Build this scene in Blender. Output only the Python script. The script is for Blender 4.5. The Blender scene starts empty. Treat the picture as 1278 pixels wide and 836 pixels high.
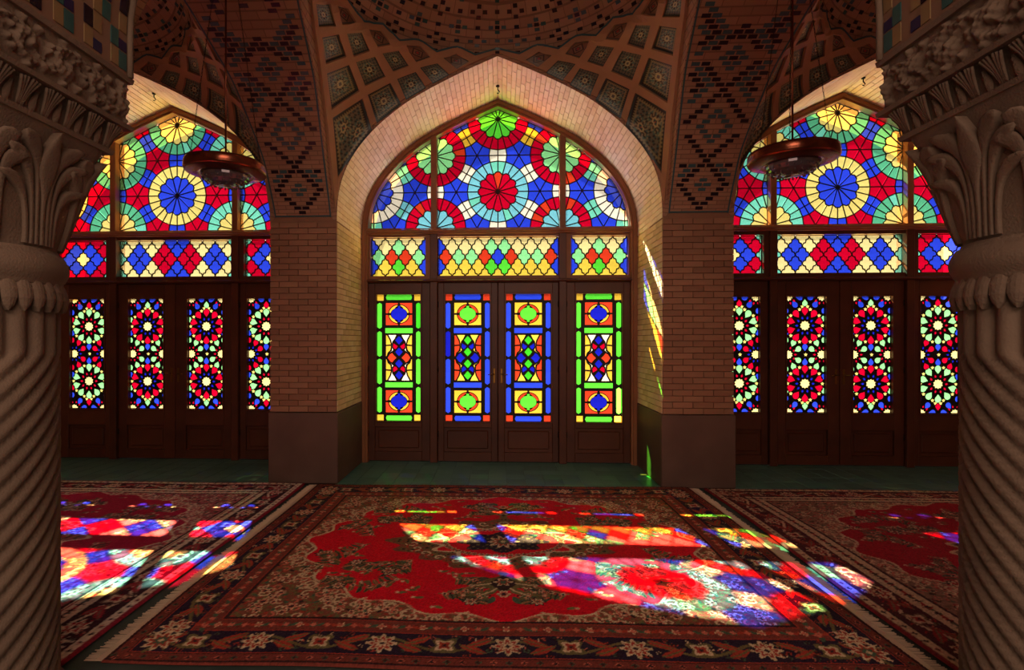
import bpy, math, random
import numpy as np
from mathutils import Vector
from mathutils.bvhtree import BVHTree
from mathutils.geometry import delaunay_2d_cdt
random.seed(5); rng = np.random.default_rng(7)
sc = bpy.context.scene; C = sc.collection
PI = math.pi

# ---------------------------------------------------------------- camera
CAMX, CAMZ, YAW, FPX, PX, HZ = 0.036, 1.5, 0.0466, 670.0, 593.8, 425.2
cam_d = bpy.data.cameras.new('camera'); cam = bpy.data.objects.new('camera', cam_d); C.objects.link(cam)
cam.location = (CAMX, 0, CAMZ); cam.rotation_euler = (PI/2, 0, YAW)
cam_d.sensor_width = 36; cam_d.lens = 36*FPX/1278
cam_d.shift_x = (639-PX)/1278; cam_d.shift_y = (HZ-418)/1278; cam_d.clip_start = 0.05
sc.camera = cam
# ---------------------------------------------------------------- light
sc.view_settings.view_transform = 'Standard'; sc.view_settings.look = 'None'
sc.view_settings.gamma = 1; sc.view_settings.use_curve_mapping = False
sc.view_settings.exposure = 0.25
w = bpy.data.worlds.new('sky'); sc.world = w; w.use_nodes = True
bg = w.node_tree.nodes['Background']; bg.inputs[0].default_value = (1.0, 0.97, 0.92, 1); bg.inputs[1].default_value = 0.77
sd = bpy.data.lights.new('sun', 'SUN'); sun = bpy.data.objects.new('sun', sd); C.objects.link(sun)
sd.energy = 66; sd.color = (1, 0.93, 0.82); sd.angle = math.radians(0.55)
sun.rotation_euler = Vector((0.307, -0.988, -1.0)).to_track_quat('-Z', 'Y').to_euler(); sun.location = (-2, 12, 8)
def area(name, loc, target, size, e, col):
    d = bpy.data.lights.new(name, 'AREA'); o = bpy.data.objects.new(name, d); C.objects.link(o)
    d.shape = 'RECTANGLE'; d.size, d.size_y = size; d.energy = e; d.color = col
    o.location = loc; o.rotation_euler = (Vector(target)-Vector(loc)).to_track_quat('-Z', 'Y').to_euler()
    return o
# added fill lights behind the viewer; no source is modelled for them
area('hall_fill', (0, -2.6, 4.3), (0, 3.6, 0.2), (4.4, 2.0), 140, (1.0, 0.78, 0.62))
area('hall_fill_low', (0, -3.0, 1.5), (0, 5, 3.6), (6, 1.8), 55, (1.0, 0.78, 0.60))  # added low fill, aimed upwards to brighten the vaults

# ---------------------------------------------------------------- helpers
def lin(c):
    c = np.asarray(c, float)/255.0
    return np.where(c <= 0.04045, c/12.92, ((c+0.055)/1.055)**2.4)
def L4(r, g, b): return tuple(lin((r, g, b)))+(1.0,)
def ray(u, v):
    a = (u-PX)/FPX; b = (HZ-v)/FPX
    s, c = math.sin(YAW), math.cos(YAW)
    return Vector((a*c-s, c+a*s, b)).normalized()
CAMP = Vector((CAMX, 0, CAMZ))
def link(o, parent=None):
    C.objects.link(o)
    if parent is not None: o.parent = parent
    return o
def root(name, loc, label=None, cat=None, group=None, kind=None):
    o = bpy.data.objects.new(name, None); o.empty_display_size = .1; o.location = loc; C.objects.link(o)
    tag(o, label, cat, group, kind); return o
def tag(o, label=None, cat=None, group=None, kind=None):
    for k, v in (('label', label), ('category', cat), ('group', group), ('kind', kind)):
        if v: o[k] = v
    return o
def wloc(o):
    p = Vector((0, 0, 0))
    while o is not None: p = p+Vector(o.location); o = o.parent
    return p
def mesh(name, verts, faces, mat, smooth=False):
    m = bpy.data.meshes.new(name)
    m.from_pydata([tuple(v) for v in verts], [], [tuple(f) for f in faces])
    if mat: m.materials.append(mat)
    if smooth: m.polygons.foreach_set('use_smooth', [True]*len(m.polygons))
    m.update(); return m
def obj(name, verts, faces, mat, parent=None, smooth=False, loc=None):
    """verts are in world coordinates; origin goes to loc (or the centre of the shape)"""
    v = np.asarray([tuple(p) for p in verts], float)
    if loc is None: loc = (v.min(0)+v.max(0))/2
    loc = np.asarray(loc, float)
    o = bpy.data.objects.new(name, mesh(name, v-loc, faces, mat, smooth))
    o.location = Vector(loc)-(wloc(parent) if parent else Vector((0, 0, 0)))
    return link(o, parent)
def inst(name, me, loc, parent=None, rot=None, scale=None):
    o = bpy.data.objects.new(name, me)
    o.location = Vector(loc)-(wloc(parent) if parent else Vector((0, 0, 0)))
    if rot: o.rotation_euler = rot
    if scale: o.scale = scale
    return link(o, parent)
class MB:
    def __init__(s): s.v = []; s.f = []
    def add(s, v, f):
        n = len(s.v); s.v += [tuple(p) for p in v]; s.f += [tuple(i+n for i in q) for q in f]; return s
    def box(s, x0, x1, y0, y1, z0, z1, bev=0.0):
        if bev <= 0:
            v = [(x, y, z) for x in (x0, x1) for y in (y0, y1) for z in (z0, z1)]
            return s.add(v, [(0, 1, 3, 2), (4, 6, 7, 5), (0, 4, 5, 1), (2, 3, 7, 6), (0, 2, 6, 4), (1, 5, 7, 3)])
        b = bev; v = []; idx = {}
        for ix, x in enumerate((x0, x1)):
            for iy, y in enumerate((y0, y1)):
                for iz, z in enumerate((z0, z1)):
                    sx, sy, sz = (b, -b)[ix], (b, -b)[iy], (b, -b)[iz]
                    for k, p in enumerate(((x, y+sy, z+sz), (x+sx, y, z+sz), (x+sx, y+sy, z))):
                        idx[ix, iy, iz, k] = len(v); v.append(p)
        f = []
        R = (0, 1)
        g = lambda *a: idx[a]
        for i in R:
            q = [g(i, 0, 0, 0), g(i, 0, 1, 0), g(i, 1, 1, 0), g(i, 1, 0, 0)]; f.append(q if i == 0 else q[::-1])
            q = [g(0, i, 0, 1), g(1, i, 0, 1), g(1, i, 1, 1), g(0, i, 1, 1)]; f.append(q if i == 0 else q[::-1])
            q = [g(0, 0, i, 2), g(0, 1, i, 2), g(1, 1, i, 2), g(1, 0, i, 2)]; f.append(q if i == 0 else q[::-1])
        for a in R:
            for c in R:
                f.append((g(a, c, 0, 0), g(a, c, 0, 1), g(a, c, 1, 1), g(a, c, 1, 0)))
                f.append((g(a, 0, c, 0), g(a, 0, c, 2), g(a, 1, c, 2), g(a, 1, c, 0)))
                f.append((g(0, a, c, 1), g(0, a, c, 2), g(1, a, c, 2), g(1, a, c, 1)))
                for d in R: f.append((g(a, c, d, 0), g(a, c, d, 1), g(a, c, d, 2)))
        return s.add(v, f)
    def tube(s, pts, r, n=8, cap=True):
        pts = [Vector(p) for p in pts]; rr = r if hasattr(r, '__len__') else [r]*len(pts)
        base = len(s.v); up = Vector((0, 0, 1))
        for i, p in enumerate(pts):
            t = (pts[min(i+1, len(pts)-1)]-pts[max(i-1, 0)]).normalized()
            a = t.cross(up if abs(t.z) < .95 else Vector((1, 0, 0))).normalized(); b = t.cross(a)
            for k in range(n):
                q = p+rr[i]*(math.cos(2*PI*k/n)*a+math.sin(2*PI*k/n)*b); s.v.append(tuple(q))
        for i in range(len(pts)-1):
            for k in range(n):
                s.f.append((base+i*n+k, base+i*n+(k+1) % n, base+(i+1)*n+(k+1) % n, base+(i+1)*n+k))
        if cap:
            s.f.append(tuple(base+k for k in range(n))[::-1]); e = base+(len(pts)-1)*n; s.f.append(tuple(e+k for k in range(n)))
        return s
    def lathe(s, prof, c, n=32):
        base = len(s.v)
        for r, z in prof:
            for k in range(n): s.v.append((c[0]+r*math.cos(2*PI*k/n), c[1]+r*math.sin(2*PI*k/n), c[2]+z))
        for i in range(len(prof)-1):
            for k in range(n): s.f.append((base+i*n+k, base+i*n+(k+1) % n, base+(i+1)*n+(k+1) % n, base+(i+1)*n+k))
        return s
    def build(s, name, mat, parent=None, smooth=False, loc=None): return obj(name, s.v, s.f, mat, parent, smooth, loc)
def inpoly(p, poly):
    x, y = p; r = False; n = len(poly)
    for i in range(n):
        x0, y0 = poly[i]; x1, y1 = poly[i-1]
        if (y0 > y) != (y1 > y) and x < (x1-x0)*(y-y0)/(y1-y0)+x0: r = not r
    return r
def fill(outer, holes=(), extra=()):
    """triangulate outer minus holes -> verts2d, tris, boundary loops of indices"""
    v = [Vector(p) for p in outer]; e = [(i, (i+1) % len(outer)) for i in range(len(outer))]
    for h in holes:
        n = len(v); v += [Vector(p) for p in h]; e += [(n+i, n+(i+1) % len(h)) for i in range(len(h))]
    v += [Vector(p) for p in extra]
    V, E, F, _, _, _ = delaunay_2d_cdt(v, e, [], 0, 1e-7)
    tris = []
    for t in F:
        c = (V[t[0]]+V[t[1]]+V[t[2]])/3; c = (c.x, c.y)
        if inpoly(c, outer) and not any(inpoly(c, h) for h in holes): tris.append(tuple(t))
    return [(p.x, p.y) for p in V], tris
def prism(mb, outer, holes, y0, y1, y2=None):
    """outer/holes in (x,z); a solid plate between y0 and y1"""
    V, T = fill(outer, holes); n = len(V)
    verts = [(x, y0, z) for x, z in V]+[(x, y1, z) for x, z in V]
    faces = list(T)+[tuple(i+n for i in t[::-1]) for t in T]
    cnt = {}
    for t in T:
        for a, b in ((t[0], t[1]), (t[1], t[2]), (t[2], t[0])):
            if (b, a) in cnt: cnt.pop((b, a))
            else: cnt[(a, b)] = 1
    faces += [(a, b, b+n, a+n)[::-1] for a, b in cnt]
    return mb.add(verts, faces)
def polyarea(p): return .5*sum(p[i-1][0]*p[i][1]-p[i][0]*p[i-1][1] for i in range(len(p)))
def ccw(p): return p if polyarea(p) > 0 else p[::-1]
def clip(poly, conv):
    """Sutherland-Hodgman against a convex ccw polygon"""
    out = list(poly)
    for i in range(len(conv)):
        a, b = conv[i-1], conv[i]; nx, ny = -(b[1]-a[1]), b[0]-a[0]; inp = out; out = []
        if not inp: return []
        d = [(p[0]-a[0])*nx+(p[1]-a[1])*ny for p in inp]
        for k in range(len(inp)):
            p, q, dp, dq = inp[k-1], inp[k], d[k-1], d[k]
            if (dp >= 0) != (dq >= 0):
                t = dp/(dp-dq); out.append((p[0]+(q[0]-p[0])*t, p[1]+(q[1]-p[1])*t))
            if dq >= 0: out.append(q)
    r = []
    for p in out:
        if not r or math.hypot(p[0]-r[-1][0], p[1]-r[-1][1]) > 1e-5: r.append(p)
    if len(r) > 1 and math.hypot(r[0][0]-r[-1][0], r[0][1]-r[-1][1]) < 1e-5: r.pop()
    return r
def inset(poly, d):
    n = len(poly); out = []
    for i in range(n):
        a, b, c = poly[i-1], poly[i], poly[(i+1) % n]
        e1 = Vector((b[0]-a[0], b[1]-a[1])).normalized(); e2 = Vector((c[0]-b[0], c[1]-b[1])).normalized()
        n1 = Vector((-e1.y, e1.x)); n2 = Vector((-e2.y, e2.x)); m = n1+n2
        k = max(m.dot(n1), .35)
        m = m/k*d
        if m.length > 2.2*d: m = m.normalized()*2.2*d
        out.append((b[0]+m.x, b[1]+m.y))
    return out
def interp(x, xs, ys): return float(np.interp(x, xs, ys))

# ---------------------------------------------------------------- materials
def nt(name):
    m = bpy.data.materials.new(name); m.use_nodes = True; t = m.node_tree
    return m, t, t.nodes['Principled BSDF']
def N(t, typ, **kw):
    n = t.nodes.new(typ)
    for k, v in kw.items(): setattr(n, k, v)
    return n
def mat_var(name, cols, rough=.8, scale=6.0, bump=.3, bscale=60, island=False, objrand=True, spec=.3, detail=6, rnd=.5, metal=0):
    """colour ramp driven by noise plus a per-piece random value, with fine bump"""
    m, t, b = nt(name); tc = N(t, 'ShaderNodeTexCoord'); ns = N(t, 'ShaderNodeTexNoise')
    ns.inputs['Scale'].default_value = scale; ns.inputs['Detail'].default_value = detail
    t.links.new(tc.outputs['Object'], ns.inputs['Vector'])
    oi = N(t, 'ShaderNodeObjectInfo'); ge = N(t, 'ShaderNodeNewGeometry')
    src = ge.outputs['Random Per Island'] if island else oi.outputs['Random']
    mx = N(t, 'ShaderNodeMath', operation='MULTIPLY_ADD'); t.links.new(src, mx.inputs[0]); mx.inputs[1].default_value = rnd if (objrand or island) else 0
    m2 = N(t, 'ShaderNodeMath', operation='MULTIPLY'); t.links.new(ns.outputs['Fac'], m2.inputs[0]); m2.inputs[1].default_value = 1.0-rnd*.5
    t.links.new(m2.outputs[0], mx.inputs[2])
    s = N(t, 'ShaderNodeMath', operation='SUBTRACT'); t.links.new(mx.outputs[0], s.inputs[0]); s.inputs[1].default_value = .12
    cr = N(t, 'ShaderNodeValToRGB'); t.links.new(s.outputs[0], cr.inputs[0])
    el = cr.color_ramp.elements
    while len(el) < len(cols): el.new(.5)
    for i, c in enumerate(cols): el[i].position = .15+.7*i/(len(cols)-1); el[i].color = L4(*c)
    t.links.new(cr.outputs[0], b.inputs['Base Color']); b.inputs['Roughness'].default_value = rough
    b.inputs['Specular IOR Level'].default_value = spec; b.inputs['Metallic'].default_value = metal
    n2 = N(t, 'ShaderNodeTexNoise'); n2.inputs['Scale'].default_value = bscale; n2.inputs['Detail'].default_value = 5
    t.links.new(tc.outputs['Object'], n2.inputs['Vector'])
    bp = N(t, 'ShaderNodeBump'); bp.inputs['Strength'].default_value = bump; bp.inputs['Distance'].default_value = .004
    t.links.new(n2.outputs['Fac'], bp.inputs['Height']); t.links.new(bp.outputs[0], b.inputs['Normal'])
    return m
M = {}
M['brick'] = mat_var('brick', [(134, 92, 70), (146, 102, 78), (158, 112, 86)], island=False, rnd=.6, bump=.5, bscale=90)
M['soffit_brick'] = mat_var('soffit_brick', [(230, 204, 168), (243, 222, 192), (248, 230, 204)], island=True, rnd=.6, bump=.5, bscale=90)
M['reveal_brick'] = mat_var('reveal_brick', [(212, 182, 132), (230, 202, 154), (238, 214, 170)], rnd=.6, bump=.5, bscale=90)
M['mortar'] = mat_var('mortar', [(128, 88, 68), (140, 98, 76)], objrand=False, bump=.5)
M['soffit_mortar'] = mat_var('soffit_mortar', [(206, 176, 142), (224, 196, 164)], objrand=False, bump=.5)
M['dado'] = mat_var('dado_stone', [(92, 66, 56), (108, 80, 68), (122, 92, 78)], objrand=False, bump=.6, bscale=40, scale=3, rough=.7)
M['stone'] = mat_var('carved_stone', [(100, 78, 64), (122, 97, 80), (142, 114, 96)], objrand=False, bump=.8, bscale=120, scale=4, rough=.85)
M['vault'] = None
M['wood'] = mat_var('door_wood', [(66, 30, 17), (84, 40, 22), (100, 50, 28)], objrand=True, rnd=.25, bump=.3, rough=.45, scale=3)
M['frame_wood'] = mat_var('frame_wood', [(112, 64, 38), (134, 80, 48), (150, 94, 58)], objrand=True, rnd=.25, bump=.3, rough=.5, scale=3)
M['lead'] = mat_var('lead', [(30, 22, 18), (46, 34, 26)], objrand=False, rough=.6)
M['glaze_black'] = mat_var('black_glaze', [(22, 18, 22), (44, 26, 26), (30, 26, 40)], rough=.25, rnd=.8, island=True, bump=.1)
M['glaze_teal'] = mat_var('teal_glaze', [(40, 66, 66), (58, 86, 84), (70, 84, 96)], rough=.25, rnd=.8, island=True, bump=.1)
M['tile_teal'] = mat_var('teal_spandrel_tile', [(36, 66, 66), (52, 84, 82)], rough=.3, rnd=.8, island=True, bump=.1)
M['tile_navy'] = mat_var('navy_spandrel_tile', [(30, 28, 52), (44, 34, 70)], rough=.3, rnd=.8, island=True, bump=.1)
M['tile_tan'] = mat_var('tan_spandrel_tile', [(112, 86, 58), (132, 102, 68)], rough=.5, rnd=.8, island=True, bump=.2)
M['floor_tile'] = mat_var('floor_tile', [(54, 92, 84), (70, 112, 102), (84, 124, 112)], rough=.32, rnd=.6, bump=.15, spec=.5)
M['floor_base'] = mat_var('floor_grout', [(56, 62, 56), (78, 80, 72)], objrand=False)
M['paving'] = mat_var('paving', [(224, 206, 180), (238, 224, 202)], objrand=False)
M['plaster'] = mat_var('plaster', [(150, 118, 92), (172, 138, 108)], objrand=False, bump=.2)
M['bronze'] = mat_var('lamp_bronze', [(120, 58, 40), (170, 96, 68), (140, 70, 56)], rough=.22, objrand=False, bump=.15, metal=.85)
M['iron'] = mat_var('dark_iron', [(30, 24, 20), (50, 40, 32)], rough=.5, objrand=False, metal=.6)
M['brass'] = mat_var('handle_brass', [(120, 84, 40), (150, 108, 56)], rough=.35, objrand=False, metal=.9)
M['fringe'] = mat_var('fringe_wool', [(190, 160, 135), (214, 186, 160)], objrand=False, rough=.95, bscale=200)
m, t, b = nt('cut_glass'); b.inputs['Base Color'].default_value = (.20, .15, .17, 1); b.inputs['Roughness'].default_value = .16; b.inputs['Metallic'].default_value = .6
M['cut_glass'] = m
# vault brick: courses from UV
def vault_mat():
    m, t, b = nt('vault_brick'); uv = N(t, 'ShaderNodeUVMap'); br = N(t, 'ShaderNodeTexBrick')
    t.links.new(uv.outputs[0], br.inputs['Vector']); br.inputs['Scale'].default_value = 1
    br.inputs['Brick Width'].default_value = .17; br.inputs['Row Height'].default_value = .042; br.inputs['Mortar Size'].default_value = .004
    br.inputs['Color1'].default_value = L4(146, 104, 80); br.inputs['Color2'].default_value = L4(164, 120, 94); br.inputs['Mortar'].default_value = L4(120, 84, 64)
    t.links.new(br.outputs['Color'], b.inputs['Base Color']); b.inputs['Roughness'].default_value = .85
    bp = N(t, 'ShaderNodeBump'); bp.inputs['Strength'].default_value = .5; bp.inputs['Distance'].default_value = .004; bp.invert = True
    t.links.new(br.outputs['Fac'], bp.inputs['Height']); t.links.new(bp.outputs[0], b.inputs['Normal'])
    return m
M['vault'] = vault_mat()
M['rib'] = mat_var('rib_brick', [(160, 114, 84), (182, 134, 102)], objrand=False, bump=.4)
def attr_mat(name, rough, spec=.3, bump=0.0, bscale=400, sheen=0):
    m, t, b = nt(name); a = N(t, 'ShaderNodeAttribute'); a.attribute_name = 'Col'
    t.links.new(a.outputs['Color'], b.inputs['Base Color']); b.inputs['Roughness'].default_value = rough; b.inputs['Specular IOR Level'].default_value = spec
    if bump:
        tc = N(t, 'ShaderNodeTexCoord'); n2 = N(t, 'ShaderNodeTexNoise'); n2.inputs['Scale'].default_value = bscale; n2.inputs['Detail'].default_value = 3
        t.links.new(tc.outputs['Object'], n2.inputs['Vector'])
        bp = N(t, 'ShaderNodeBump'); bp.inputs['Strength'].default_value = bump; bp.inputs['Distance'].default_value = .006
        t.links.new(n2.outputs['Fac'], bp.inputs['Height']); t.links.new(bp.outputs[0], b.inputs['Normal'])
    return m
M['mosaic'] = attr_mat('mosaic_tile', .35)
M['rug'] = attr_mat('rug_wool', .7, .13, .9, 260)
def glass_mat(name, ft, fl):
    """coloured pane: ft of the light passes straight, fl is scattered by the rolled surface"""
    m, t, b = nt(name); t.nodes.remove(b); out = t.nodes['Material Output']
    oi = N(t, 'ShaderNodeObjectInfo')
    tc = N(t, 'ShaderNodeTexCoord'); ns = N(t, 'ShaderNodeTexNoise'); ns.inputs['Scale'].default_value = 9; ns.inputs['Detail'].default_value = 2
    t.links.new(tc.outputs['Object'], ns.inputs['Vector'])
    mr = N(t, 'ShaderNodeMapRange'); t.links.new(ns.outputs['Fac'], mr.inputs[0]); mr.inputs[3].default_value = .82; mr.inputs[4].default_value = 1.15
    def sc_(f):
        v = N(t, 'ShaderNodeVectorMath', operation='SCALE'); t.links.new(oi.outputs['Color'], v.inputs[0])
        k = N(t, 'ShaderNodeMath', operation='MULTIPLY'); t.links.new(mr.outputs[0], k.inputs[0]); k.inputs[1].default_value = f
        t.links.new(k.outputs[0], v.inputs['Scale']); return v
    tr = N(t, 'ShaderNodeBsdfTransparent'); t.links.new(sc_(ft).outputs[0], tr.inputs[0])
    tl = N(t, 'ShaderNodeBsdfTranslucent'); t.links.new(sc_(fl).outputs[0], tl.inputs[0])
    ad = N(t, 'ShaderNodeAddShader'); t.links.new(tr.outputs[0], ad.inputs[0]); t.links.new(tl.outputs[0], ad.inputs[1])
    t.links.new(ad.outputs[0], out.inputs[0]); return m
M['clear'] = glass_mat('stained_glass', .64, .026)
M['frosted'] = glass_mat('frosted_stained_glass', .006, .078)
GC = dict(red=(205, 4, 44), orange=(222, 62, 34), blue=(44, 70, 234), navy=(24, 30, 190), yellow=(246, 212, 78), gold=(240, 190, 60), cream=(252, 232, 160), pale=(240, 222, 128),
          white=(255, 246, 226), aqua=(120, 222, 196), cyan=(124, 206, 226), green=(92, 226, 60), mint=(150, 240, 160), teal=(92, 190, 146), leaf=(60, 200, 40))
def pane(poly, y, col, parent, clear=True, name='pane'):
    c = lin(GC[col])*(1+.12*(random.random()-.5)); cx = sum(p[0] for p in poly)/len(poly); cz = sum(p[1] for p in poly)/len(poly)
    n = len(poly); v = [(p[0], y, p[1]) for p in poly]+[(cx, y-.003, cz)]
    o = obj(name, v, [(i, (i+1) % n, n) for i in range(n)], M['clear' if clear else 'frosted'], parent)
    o.color = (min(1, c[0]), min(1, c[1]), min(1, c[2]), 1); return o

# ---------------------------------------------------------------- measured layout
D1, D2 = 5.562, 6.69          # arcade front, window plane
S = 4.0855                    # bay spacing
ARX = [1.684, 1.682, 1.647, 1.566, 1.425, 1.226, .957, .675, .344, 0.0]
ARZ = [2.75, 2.95, 3.16, 3.366, 3.573, 3.78, 3.987, 4.144, 4.302, 4.447]
def archhalf(off=0.0, n=34):
    """half outline (x>=0) from spring up to apex, shrunk by off"""
    L = [0]
    for i in range(1, len(ARX)): L.append(L[-1]+math.hypot(ARX[i]-ARX[i-1], ARZ[i]-ARZ[i-1]))
    s = np.linspace(0, L[-1], n); x = np.interp(s, L, ARX); z = np.interp(s, L, ARZ)
    for _ in range(3):
        x[1:-1] = (x[:-2]+2*x[1:-1]+x[2:])/4; z[1:-1] = (z[:-2]+2*z[1:-1]+z[2:])/4
    if off:
        dx = np.gradient(x); dz = np.gradient(z); l = np.hypot(dx, dz)
        x = x-off*dz/l; z = z+off*dx/l
        x = np.maximum(x, 0); z[-1] = z[-1] if off == 0 else z[-2]+(z[-2]-z[-3])*(x[-2]-0)/max(1e-6, (x[-3]-x[-2])); x[-1] = 0
    return list(zip(x.tolist(), z.tolist()))
def archpoly(off=0.0, zb=0.0, n=34, cx=0.0):
    h = archhalf(off, n); w = h[0][0]
    right = [(cx+w, zb)]+[(cx+x, z) for x, z in h]
    left = [(cx-x, z) for x, z in h[-2::-1]]+[(cx-w, zb)]
    return right+left      # ccw: bottom right, up, over, down left
BAYS = ((-1, 'left'), (0, 'centre'), (1, 'right'))

# ================================================================ SETTING
YB = -3.6; XE = 6.2; ZT = 5.35; YO = 7.25
fl = root('floor', (0, 0, 0), 'tiled prayer hall floor, green glazed tiles by the doors', 'floor', kind='structure')
MB().box(-XE, XE, YB, YO, -.12, -.012).build('floor_slab', M['floor_base'], fl)
tm = MB().box(-.0985, .0985, -.0985, .0985, -.012, 0, .002)
tme = mesh('tile', tm.v, tm.f, M['floor_tile'])
for k, _ in BAYS:
    for i in range(17):
        for j in range(6):
            x = k*S-1.6+i*.2; y = D1-.12+j*.2+.1
            inst('tile', tme, (x, y, -.001*random.random()), fl)
# arcade wall with three arched openings
outer = [(-XE, 0)]
op = []
poly = [(-XE, ZT), (-XE, 0)]
for k, _ in BAYS:
    a_ = archpoly(-.012, 0, 34, k*S)[::-1]
    if k > -1: a_[0] = (a_[0][0], 2.745)
    if k < 1: a_[-1] = (a_[-1][0], 2.745)
    poly += a_
poly += [(XE, 0), (XE, ZT)]
mb = MB(); prism(mb, poly, [], D1+.012, YO)
wb = mb.build('wall_back', M['soffit_mortar'], None, loc=(0, D1, 0)); tag(wb, 'arcade wall of brick piers and three pointed arches at the windows', 'wall', kind='structure')
for nm, x0, x1, y0, y1, lb in (('wall_left', -XE-.2, -XE, YB, YO, 'plain side wall beyond the left bay'), ('wall_right', XE, XE+.2, YB, YO, 'plain side wall beyond the right bay'), ('wall_front', -XE, XE, YB-.2, YB, 'plain hall wall behind the viewer')):
    o = MB().box(x0, x1, y0, y1, 0, ZT).build(nm, M['plaster'], None); tag(o, lb, 'wall', kind='structure')
o = MB().box(-XE-.2, XE+.2, YB-.2, YO, ZT, ZT+.2).build('ceiling', M['plaster'], None); tag(o, 'flat roof slab over the vaults', 'ceiling', kind='structure')

# ---------------------------------------------------------------- arch soffits: cream bricks, one relief per bay
def soffit(cx, side):
    mb = MB(); h = archhalf(0.0, 60)
    # resample by arc length into courses
    P = [(-x, z) for x, z in h]+[(x, z) for x, z in h[-2::-1]]
    P = [(-ARX[0], 2.76)]+[p for p in P if p[1] > 2.76]+[(ARX[0], 2.76)]
    L = [0]
    for i in range(1, len(P)): L.append(L[-1]+math.hypot(P[i][0]-P[i-1][0], P[i][1]-P[i-1][1]))
    n = 92; ss = np.linspace(0, L[-1], n+1); X = np.interp(ss, L, [p[0] for p in P]); Z = np.interp(ss, L, [p[1] for p in P])
    for i in range(n):
        ax, az, bx, bz = X[i], Z[i], X[i+1], Z[i+1]; l = math.hypot(bx-ax, bz-az); g = .0035
        tx, tz = (bx-ax)/l, (bz-az)/l; nx, nz = -tz, tx      # nx,nz points up/outwards
        ax += tx*g; az += tz*g; bx -= tx*g; bz -= tz*g
        y = D1+(.0 if i % 2 else -.09)
        while y < 6.62:
            ya = max(y, D1)+.003; yb = min(y+.19, 6.62)-.003; y += .19
            if yb-ya < .02: continue
            pr = -.002+.003*random.random()
            a0 = (ax+cx-nx*pr, az-nz*pr); b0 = (bx+cx-nx*pr, bz-nz*pr); a1 = (ax+cx+nx*.012, az+nz*.012); b1 = (bx+cx+nx*.012, bz+nz*.012)
            v = [(a0[0], ya, a0[1]), (b0[0], ya, b0[1]), (b0[0], yb, b0[1]), (a0[0], yb, a0[1]), (a1[0], ya, a1[1]), (b1[0], ya, b1[1]), (b1[0], yb, b1[1]), (a1[0], yb, a1[1])]
            mb.add(v, [(0, 1, 2, 3), (4, 7, 6, 5), (0, 4, 5, 1), (2, 6, 7, 3), (0, 3, 7, 4), (1, 5, 6, 2)])
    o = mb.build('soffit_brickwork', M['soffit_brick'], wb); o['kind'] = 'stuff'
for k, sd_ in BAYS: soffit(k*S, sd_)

# ---------------------------------------------------------------- piers
BH, BL = .0625, .205
bricks = {}
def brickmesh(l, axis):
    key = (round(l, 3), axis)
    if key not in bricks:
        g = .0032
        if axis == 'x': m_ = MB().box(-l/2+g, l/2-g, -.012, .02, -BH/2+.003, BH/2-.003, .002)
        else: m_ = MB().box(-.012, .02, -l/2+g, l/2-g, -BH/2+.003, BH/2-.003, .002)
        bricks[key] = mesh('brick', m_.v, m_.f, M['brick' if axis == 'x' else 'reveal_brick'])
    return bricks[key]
def pier(sg, label):
    cx = sg*S/2; x0, x1 = cx-.357, cx+.357; inner = x1 if sg < 0 else x0   # face of the centre bay
    r = root('brick_pier', (cx, D1, 0), label, 'pier', 'brick piers between the arches')
    MB().box(x0+.012, x1-.012, D1+.014, YO, .75, 2.744).build('core', M['mortar'], r)
    MB().box(x0-.014, x1+.014, D1-.014, 6.60, 0.0, .745, .008).build('dado_slab', M['dado'], r)
    MB().box(x0+.012, x1-.012, 6.60, YO, 0, .75).build('core', M['mortar'], r)
    MB().box(x0+.004, x1-.004, D1+.004, D1+.5, 2.747, 2.80).build('spring_course', M['brick'], r)
    z = .75+BH/2; j = 0
    while z < 2.72:
        # front courses
        ls = [.205, .205, .205, .099] if j % 2 == 0 else [.099, .205, .205, .205]
        x = x0
        for l in ls:
            inst('brick', brickmesh(l, 'x'), (x+l/2, D1+.012-.003*random.random(), z), r); x += l
        y = D1+(.02 if j % 2 else .02-.1)
        dy = 0.2125
        while y < 6.58:
            ya = max(y, D1+.02); yb = min(y+dy, 6.60); y += dy
            if yb-ya < .03: continue
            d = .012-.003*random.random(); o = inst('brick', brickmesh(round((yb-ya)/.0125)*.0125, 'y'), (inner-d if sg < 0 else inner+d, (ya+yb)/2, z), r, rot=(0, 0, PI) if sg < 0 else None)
        z += BH; j += 1
    # faces towards the side bays, hidden from the photograph's view, carried as one relief
    mb = MB(); xs = x0 if sg < 0 else x1; z = .75+BH/2
    while z < 2.72:
        y = D1+.03
        while y < 6.5: mb.box(xs-.002, xs+.01, y, y+.2, z-BH/2+.004, z+BH/2-.004) if sg < 0 else mb.box(xs-.01, xs+.002, y, y+.2, z-BH/2+.004, z+BH/2-.004); y += .2125
        z += BH
    o = mb.build('side_brickwork', M['brick'], r); o['kind'] = 'stuff'
pier(-1, 'brick pier with dark stone base left of the middle door')
pier(1, 'brick pier with dark stone base right of the middle door')

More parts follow.
